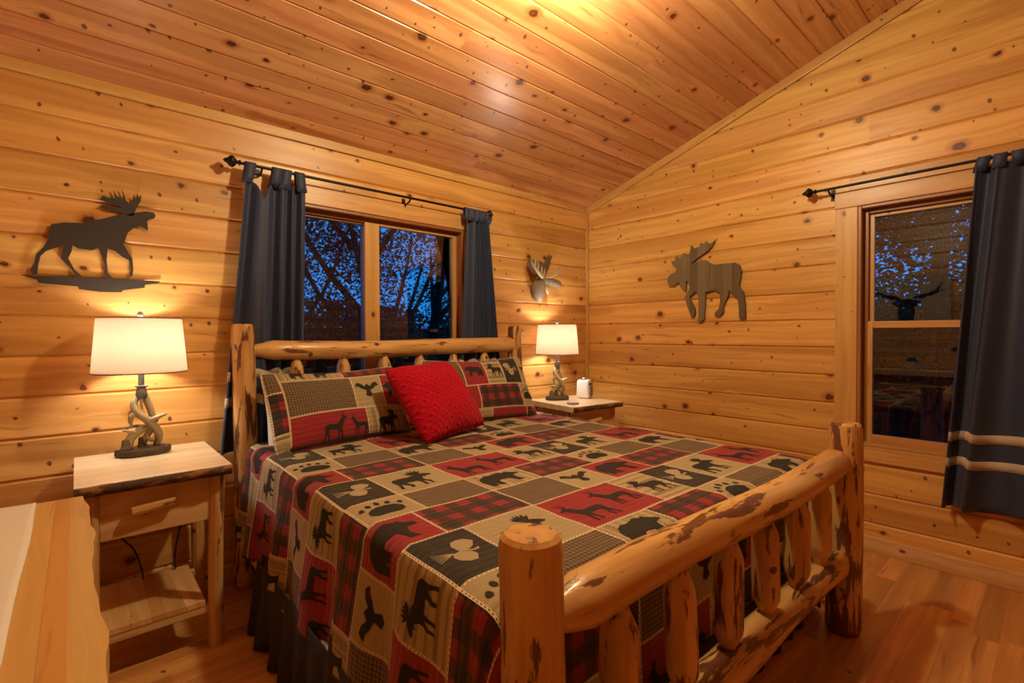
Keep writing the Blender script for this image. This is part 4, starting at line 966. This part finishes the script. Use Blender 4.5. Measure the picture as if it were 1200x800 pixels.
MM_ANT = [(0.194, 1.905), (0.162, 1.918), (0.116, 1.92), (0.087, 1.932), (0.101, 1.94), (0.131, 1.937), (0.162, 1.938), (0.174, 1.942), (0.131, 1.95), (0.093, 1.963), (0.101, 1.984), (0.124, 1.978), (0.147, 1.978), (0.14, 2.016), (0.155, 1.989), (0.172, 1.982), (0.177, 1.998), (0.17, 2.027), (0.181, 2.004), (0.187, 1.975), (0.203, 1.962), (0.215, 1.975), (0.213, 2.0), (0.221, 1.986), (0.232, 2.019), (0.236, 1.999), (0.246, 2.016), (0.244, 1.985), (0.227, 1.946), (0.214, 1.908)]
MM_BASE = [(-0.173, 1.594), (-0.117, 1.595), (0.022, 1.6), (0.143, 1.601), (0.315, 1.601), (0.311, 1.593), (0.255, 1.579), (0.254, 1.565), (0.17, 1.548), (0.166, 1.538), (0.088, 1.536), (0.014, 1.544), (0.011, 1.556), (-0.118, 1.564), (-0.124, 1.578), (-0.151, 1.587)]
WM = [(2.127, 1.761), (2.121, 1.791), (2.094, 1.812), (2.055, 1.827), (2.042, 1.867), (2.074, 1.882), (2.094, 1.915), (2.061, 1.919), (2.048, 1.954), (2.022, 1.924), (1.984, 1.969), (1.965, 1.939), (1.934, 1.955), (1.921, 2.023), (1.897, 1.991), (1.878, 1.998), (1.854, 2.002), (1.842, 2.032), (1.828, 2.01), (1.8, 2.035), (1.777, 2.009), (1.73, 2.034), (1.759, 1.984), (1.806, 1.95), (1.866, 1.918), (1.921, 1.878), (1.854, 1.891), (1.806, 1.894), (1.77, 1.867), (1.736, 1.852), (1.645, 1.848), (1.579, 1.849), (1.547, 1.826), (1.536, 1.782), (1.544, 1.718), (1.552, 1.676), (1.52, 1.63), (1.509, 1.555), (1.505, 1.447), (1.551, 1.443), (1.551, 1.503), (1.557, 1.579), (1.589, 1.613), (1.622, 1.653), (1.633, 1.605), (1.666, 1.54), (1.666, 1.496), (1.694, 1.463), (1.734, 1.47), (1.729, 1.493), (1.7, 1.519), (1.689, 1.586), (1.695, 1.642), (1.735, 1.661), (1.805, 1.649), (1.807, 1.547), (1.814, 1.444), (1.846, 1.422), (1.871, 1.428), (1.859, 1.48), (1.859, 1.572), (1.865, 1.641), (1.883, 1.66), (1.933, 1.622), (1.92, 1.587), (1.889, 1.527), (1.887, 1.492), (1.901, 1.46), (1.92, 1.47), (1.945, 1.529), (1.964, 1.589), (1.977, 1.613), (1.958, 1.647), (1.933, 1.692), (1.946, 1.74), (1.964, 1.748), (1.964, 1.671), (1.983, 1.678), (2.015, 1.722), (2.022, 1.74), (2.061, 1.72), (2.107, 1.717)]

Bk = frame(V((0, YB-.014, 0)), V((1,0,0)), V((0,0,1)), V((0,-1,0)))
mm = empty('moose_silhouette', (.08, YB, 1.54)); tag(mm, 'black cut metal moose silhouette on the wall above the left lamp', 'wall art')
MAT['dark_steel'] = plain('dark_steel', (.045,.034,.027), .5, .3)
inv = mm.matrix_basis.inverted()
for nm, pts in (('body', MM_BODY), ('antlers', MM_ANT), ('ground_strip', MM_BASE)):
    prism(nm, pts, 0, .004, MAT['dark_steel'], mm, basis=inv @ Bk)
lathe('standoff', [(.006,0), (.006,.0145)], MAT['dark_steel'], mm, 8, basis=inv @ frame(V((.10, YB, 1.80)), V((1,0,0)), V((0,0,1)), V((0,-1,0))))
# grey plank moose
t = NT('weathered_planks'); tc = t.n('ShaderNodeTexCoord').outputs['Object']; x, y, z = t.sep(tc)
pl_ = t.math('FLOOR', t.math('MULTIPLY', x, 15)); hv = t.n('ShaderNodeTexWhiteNoise', noise_dimensions='1D'); t.put(hv.inputs['W'], pl_)
gr = t.noise(t.comb(t.math('MULTIPLY', x, 90), t.math('MULTIPLY', y, 5), pl_), 1.0, 3)
c0 = t.mix(hv.outputs['Value'], rgb(.12,.085,.045), rgb(.23,.175,.10)); c0 = t.mix(t.math('MULTIPLY', gr, .5), c0, rgb(.085,.055,.03)); t.color(c0); t.b.inputs['Roughness'].default_value = .8; t.bump(gr, .3, .004)
MAT['planks'] = t.m
wm = empty('wooden_moose', (XR, 1.80, 1.43)); tag(wm, 'weathered grey plank moose cutout on the right wall', 'wall art')
# cut into upright planks, each its own piece
inv = wm.matrix_basis.inverted(); Rw = frame(V((XR-.012, 0, 0)), V((0,-1,0)), V((0,0,1)), V((-1,0,0)))
poly = [(-a, b) for a, b in WM]; xs = sorted(p[0] for p in poly); x0, x1 = xs[0], xs[-1]; NPL = 7
for k in range(NPL):
    a, b = x0+(x1-x0)*k/NPL, x0+(x1-x0)*(k+1)/NPL
    bm = bmesh.new(); tri = tessellate_polygon([[V((px, py, 0)) for px, py in poly]]); bv = [bm.verts.new((px, py, 0)) for px, py in poly]
    for q in tri:
        try: bm.faces.new([bv[i] for i in q])
        except ValueError: pass
    for co, no in (((a+.0006,0,0),(-1,0,0)), ((b-.0006,0,0),(1,0,0))):
        bmesh.ops.bisect_plane(bm, geom=bm.verts[:]+bm.edges[:]+bm.faces[:], dist=1e-6, plane_co=co, plane_no=no, clear_outer=True)
    bmesh.ops.recalc_face_normals(bm, faces=bm.faces)
    ex = bmesh.ops.extrude_face_region(bm, geom=bm.faces[:])
    for v in [g for g in ex['geom'] if isinstance(g, bmesh.types.BMVert)]: v.co.z += .016+.002*(k % 2)
    from_bm('plank', bm, MAT['planks'], wm, basis=inv @ Rw)
# carved moose head
MAT['carved'] = plain('carved_grey_wood', (.30,.235,.165), .6, noise_amt=.5, nscale=45, bump=.5); MAT['horn'] = plain('pale_antler', (.56,.46,.31), .5, noise_amt=.3, nscale=30); MAT['palm'] = plain('dark_palm', (.16,.115,.07), .6, noise_amt=.4, nscale=40)
mh = empty('moose_sculpture', (2.93, YB, 1.60), 0); tag(mh, 'small carved moose head with pale antlers on the wall above the corner lamp', 'wall art')
def ring_loft(name, rings, mat, parent, seg=14):
    bm = bmesh.new(); rs_ = []
    for c, ax, ay, rx, ry in rings:
        rs_.append([bm.verts.new(V(c)+V(ax)*rx*math.cos(2*PI*i/seg)+V(ay)*ry*math.sin(2*PI*i/seg)) for i in range(seg)])
    for a, b in zip(rs_, rs_[1:]):
        for i in range(seg): bm.faces.new((a[i], a[(i+1)%seg], b[(i+1)%seg], b[i]))
    bm.faces.new(rs_[0][::-1]); bm.faces.new(rs_[-1]); return from_bm(name, bm, mat, parent, smooth=True)
fv, sv, uv = V((.96,-.28,0)), V((.28,.96,0)), V((0,0,1))
prism('plaque', [(-.055,.15), (-.06,.09), (-.04,.04), (0,.02), (.035,.05), (.05,.10), (.04,.16)], 0, .012, MAT['palm'], mh, basis=frame(V((0,0,0)), V((1,0,0)), V((0,0,1)), V((0,-1,0))))
ring_loft('neck', [((.0,-.055,.0),fv,sv,.018,.014), ((-.015,-.055,.05),fv,sv,.045,.035), ((-.018,-.058,.105),fv,sv,.064,.042), ((-.01,-.06,.155),fv,sv,.066,.042), ((.01,-.063,.19),fv,sv,.052,.038), ((.02,-.065,.21),fv,sv,.03,.024)], MAT['carved'], mh)
ring_loft('muzzle', [((-.01,-.06,.185),sv,uv,.034,.036), ((.045,-.076,.188),sv,uv,.038,.040), ((.095,-.09,.182),sv,uv,.030,.031), ((.14,-.103,.170),sv,uv,.030,.033), ((.175,-.113,.160),sv,uv,.029,.031), ((.195,-.118,.156),sv,uv,.014,.015)], MAT['carved'], mh)
ring_loft('bell', [((.055,-.08,.155),fv,sv,.026,.014), ((.06,-.082,.11),fv,sv,.018,.013), ((.066,-.084,.065),fv,sv,.004,.004)], MAT['horn'], mh, 10)
ring_loft('ear', [((-.01,-.09,.215),fv,uv,.012,.010), ((-.045,-.11,.228),fv,uv,.018,.012), ((-.075,-.12,.232),fv,uv,.003,.003)], MAT['carved'], mh, 8)
lathe('eye', [(.001,-.006), (.005,-.003), (.006,0), (.005,.003), (.001,.006)], MAT['dark_plastic'], mh, 10, (.05, -.114, .198))
prism('antler_palm', [(-.15,.36), (-.165,.31), (-.11,.255), (0,.215), (.06,.25), (.085,.32), (.11,.41), (.08,.385), (.075,.415), (.045,.37), (.02,.325), (-.02,.345), (-.05,.33), (-.08,.355), (-.11,.34)], .022, .034, MAT['palm'], mh, basis=frame(V((0,0,0)), V((1,0,0)), V((0,-.16,1)), V((0,-1,-.16))))
smooth_tube('antler_beam', [(.01,-.08,.208), (-.05,-.125,.212), (-.12,-.15,.245), (-.175,-.155,.29), (-.195,-.155,.325)], [.013,.015,.014,.010,.003], MAT['horn'], mh, 8, 5)
smooth_tube('antler_beam', [(.01,-.08,.208), (.07,-.12,.215), (.13,-.14,.25), (.165,-.145,.30)], [.012,.011,.008,.002], MAT['horn'], mh, 8, 5)
for bx, by, bz, dx, h in ((-.155,-.155,.272,-.008,.075), (-.115,-.150,.243,-.012,.085), (-.07,-.138,.22,-.002,.075), (-.02,-.11,.21,.012,.07), (.095,-.13,.228,.02,.085), (.06,-.115,.215,.075,.05)):
    smooth_tube('tine', [(bx,by,bz), (bx+dx*.6,by-.012,bz+h*.5), (bx+dx,by-.012,bz+h)], [.010,.008,.0015], MAT['horn'], mh, 6, 4)

# ---------------------------------------------------------------- dresser in the near left corner
dz_ = .88; dr_ = empty('dresser', (-.21, 1.17, 0)); tag(dr_, 'log dresser with thick live edge plank top in the near left corner', 'dresser')
def dp(*p): return (p[0]+.21, p[1]-1.17, p[2])
Y0, Y1 = .50, 1.84
cols = [(-.45,-.285,'dresser'), (-.285,-.175,'dresser_strip'), (-.175,-.047,'dresser'), (-.047,-.015,'dresser_strip')]
for a, b, m in cols: wood_box('top_plank', dp(a, Y0, dz_-.05), dp(b, Y1, dz_), 'y', MAT[m], dr_, .0006)
n = 40; edge = []
for i in range(n+1):
    f = i/n; y = Y0+(Y1-Y0)*f; edge.append((y-1.17, .022+.012*mnoise.noise(V((f*4.5, 2.2, 0)))+.008*mnoise.noise(V((f*13, 5, 0)))-.018*max(0, (f-.9)/.1)))
bm = bmesh.new()
pr = [(y, -(x+.21)) for y, x in edge]
prism_bm(bm, pr+[(Y1-1.17, -(-.015+.21)), (Y0-1.17, -(-.015+.21))], -.05, 0); from_bm('live_edge_plank', bm, MAT['dresser'], dr_, basis=frame(V((0, 0, dz_)), V((0,1,0)), V((-1,0,0)), V((0,0,1))))
for x, y in ((-.055, Y0+.07), (-.055, Y1-.07), (-.41, Y0+.07), (-.41, Y1-.07)):
    log_obj('leg', dp(x, y, 0), dp(x, y, dz_-.05), .045, .042, MAT['log'], dr_, int(y*50), 'flat', 'flat', 12)
wood_box('body', dp(-.43, Y0+.11, .10), dp(-.075, Y1-.11, dz_-.052), 'y', MAT['dresser'], dr_)
for k in range(3):
    for c in range(2):
        ya = Y0+.125+c*.55; d = wood_box('drawer', dp(-.074, ya, .13+.235*k), dp(-.058, ya+.53, .345+.235*k), 'w', MAT['dresser'], dr_)
        h = log_obj('handle', dp(-.030, ya+.19, .24+.235*k), dp(-.030, ya+.34, .24+.235*k), .017, .016, MAT['log'], dr_, k*3+c, 'flat', 'flat', 8); h.parent = d; h.matrix_basis = d.matrix_basis.inverted() @ h.matrix_basis
# runner
vs = []; nx, ny = 24, 70
for j in range(ny+1):
    for i in range(nx+1):
        x = -.40+(.318)*i/nx; y = Y0-.0+(Y1-Y0-.004)*j/ny
        vs.append((x+.004*mnoise.noise(V((y*3, 0, 4)))*(i == nx), y, dz_+.004+.004*abs(mnoise.noise(V((x*5, y*22, 1))))))
rn = mesh('table_runner', vs, [(j*(nx+1)+i, j*(nx+1)+i+1, (j+1)*(nx+1)+i+1, (j+1)*(nx+1)+i) for j in range(ny) for i in range(nx)], MAT['white_cloth'], None, smooth=True)
md = rn.modifiers.new('thick', 'SOLIDIFY'); md.thickness = .003; tag(rn, 'creased off white cloth runner lying on the dresser top', 'runner')
# potted succulent seen in the window's reflection
pt = empty('potted_plant', (-.20, 1.19, dz_+.008)); tag(pt, 'small green plant in a pale pot on the dresser', 'plant')
MAT['pot'] = plain('pale_pot', (.62,.55,.45), .6); MAT['succulent'] = plain('succulent_green', (.07,.20,.10), .6, noise_amt=.4, nscale=30)
lathe('pot', [(.050,0), (.054,.01), (.068,.085), (.068,.10), (.060,.10), (.055,.088)], MAT['pot'], pt, 24)
rnd = random.Random(4); vs, fs = [], []
for k in range(70):
    a = rnd.uniform(0, 2*PI); e = rnd.uniform(.2, 1.4); L_ = rnd.uniform(.05, .085); d = V((math.cos(a)*math.cos(e), math.sin(a)*math.cos(e), math.sin(e))); s_ = d.cross(V((0,0,1))).normalized()*.010; o_ = V((d.x*.03, d.y*.03, .092)); i = len(vs)
    vs += [o_-s_*.4, o_+d*L_*.5-s_, o_+d*L_, o_+d*L_*.5+s_, o_+s_*.4]; fs.append((i, i+1, i+2, i+3, i+4))
mesh('leaves', vs, fs, MAT['succulent'], pt)
# stag picture on the left wall, seen in the window's reflection
cv = empty('canvas_picture', (XL, 1.30, 1.42)); tag(cv, 'pale canvas picture of a dark stag head on the left wall', 'picture')
MAT['canvas'] = plain('pale_canvas', (.50,.42,.31), .9, nscale=200)
Lw = frame(V((0,0,0)), V((0,1,0)), V((0,0,1)), V((1,0,0)))
box('canvas', -.43, .43, 0, .64, 0, .03, MAT['canvas'], cv, .003, basis=Lw)
STAG = [[(-.07,.05),(-.09,.16),(-.08,.24),(-.13,.27),(-.15,.31),(-.10,.32),(-.06,.33),(0,.35),(.06,.33),(.10,.32),(.15,.31),(.13,.27),(.08,.24),(.09,.16),(.07,.05)]]
for s in (-1, 1): STAG.append([(s*x, y) for x, y in ((.04,.33),(.10,.38),(.20,.40),(.28,.44),(.34,.53),(.35,.52),(.31,.43),(.38,.45),(.30,.40),(.24,.37),(.24,.45),(.22,.37),(.15,.34),(.16,.42),(.13,.34),(.06,.31))])
bm = bmesh.new()
for q in STAG: prism_bm(bm, q, .0302, .0312)
from_bm('stag_print', bm, MAT['ink'], cv, basis=Lw)
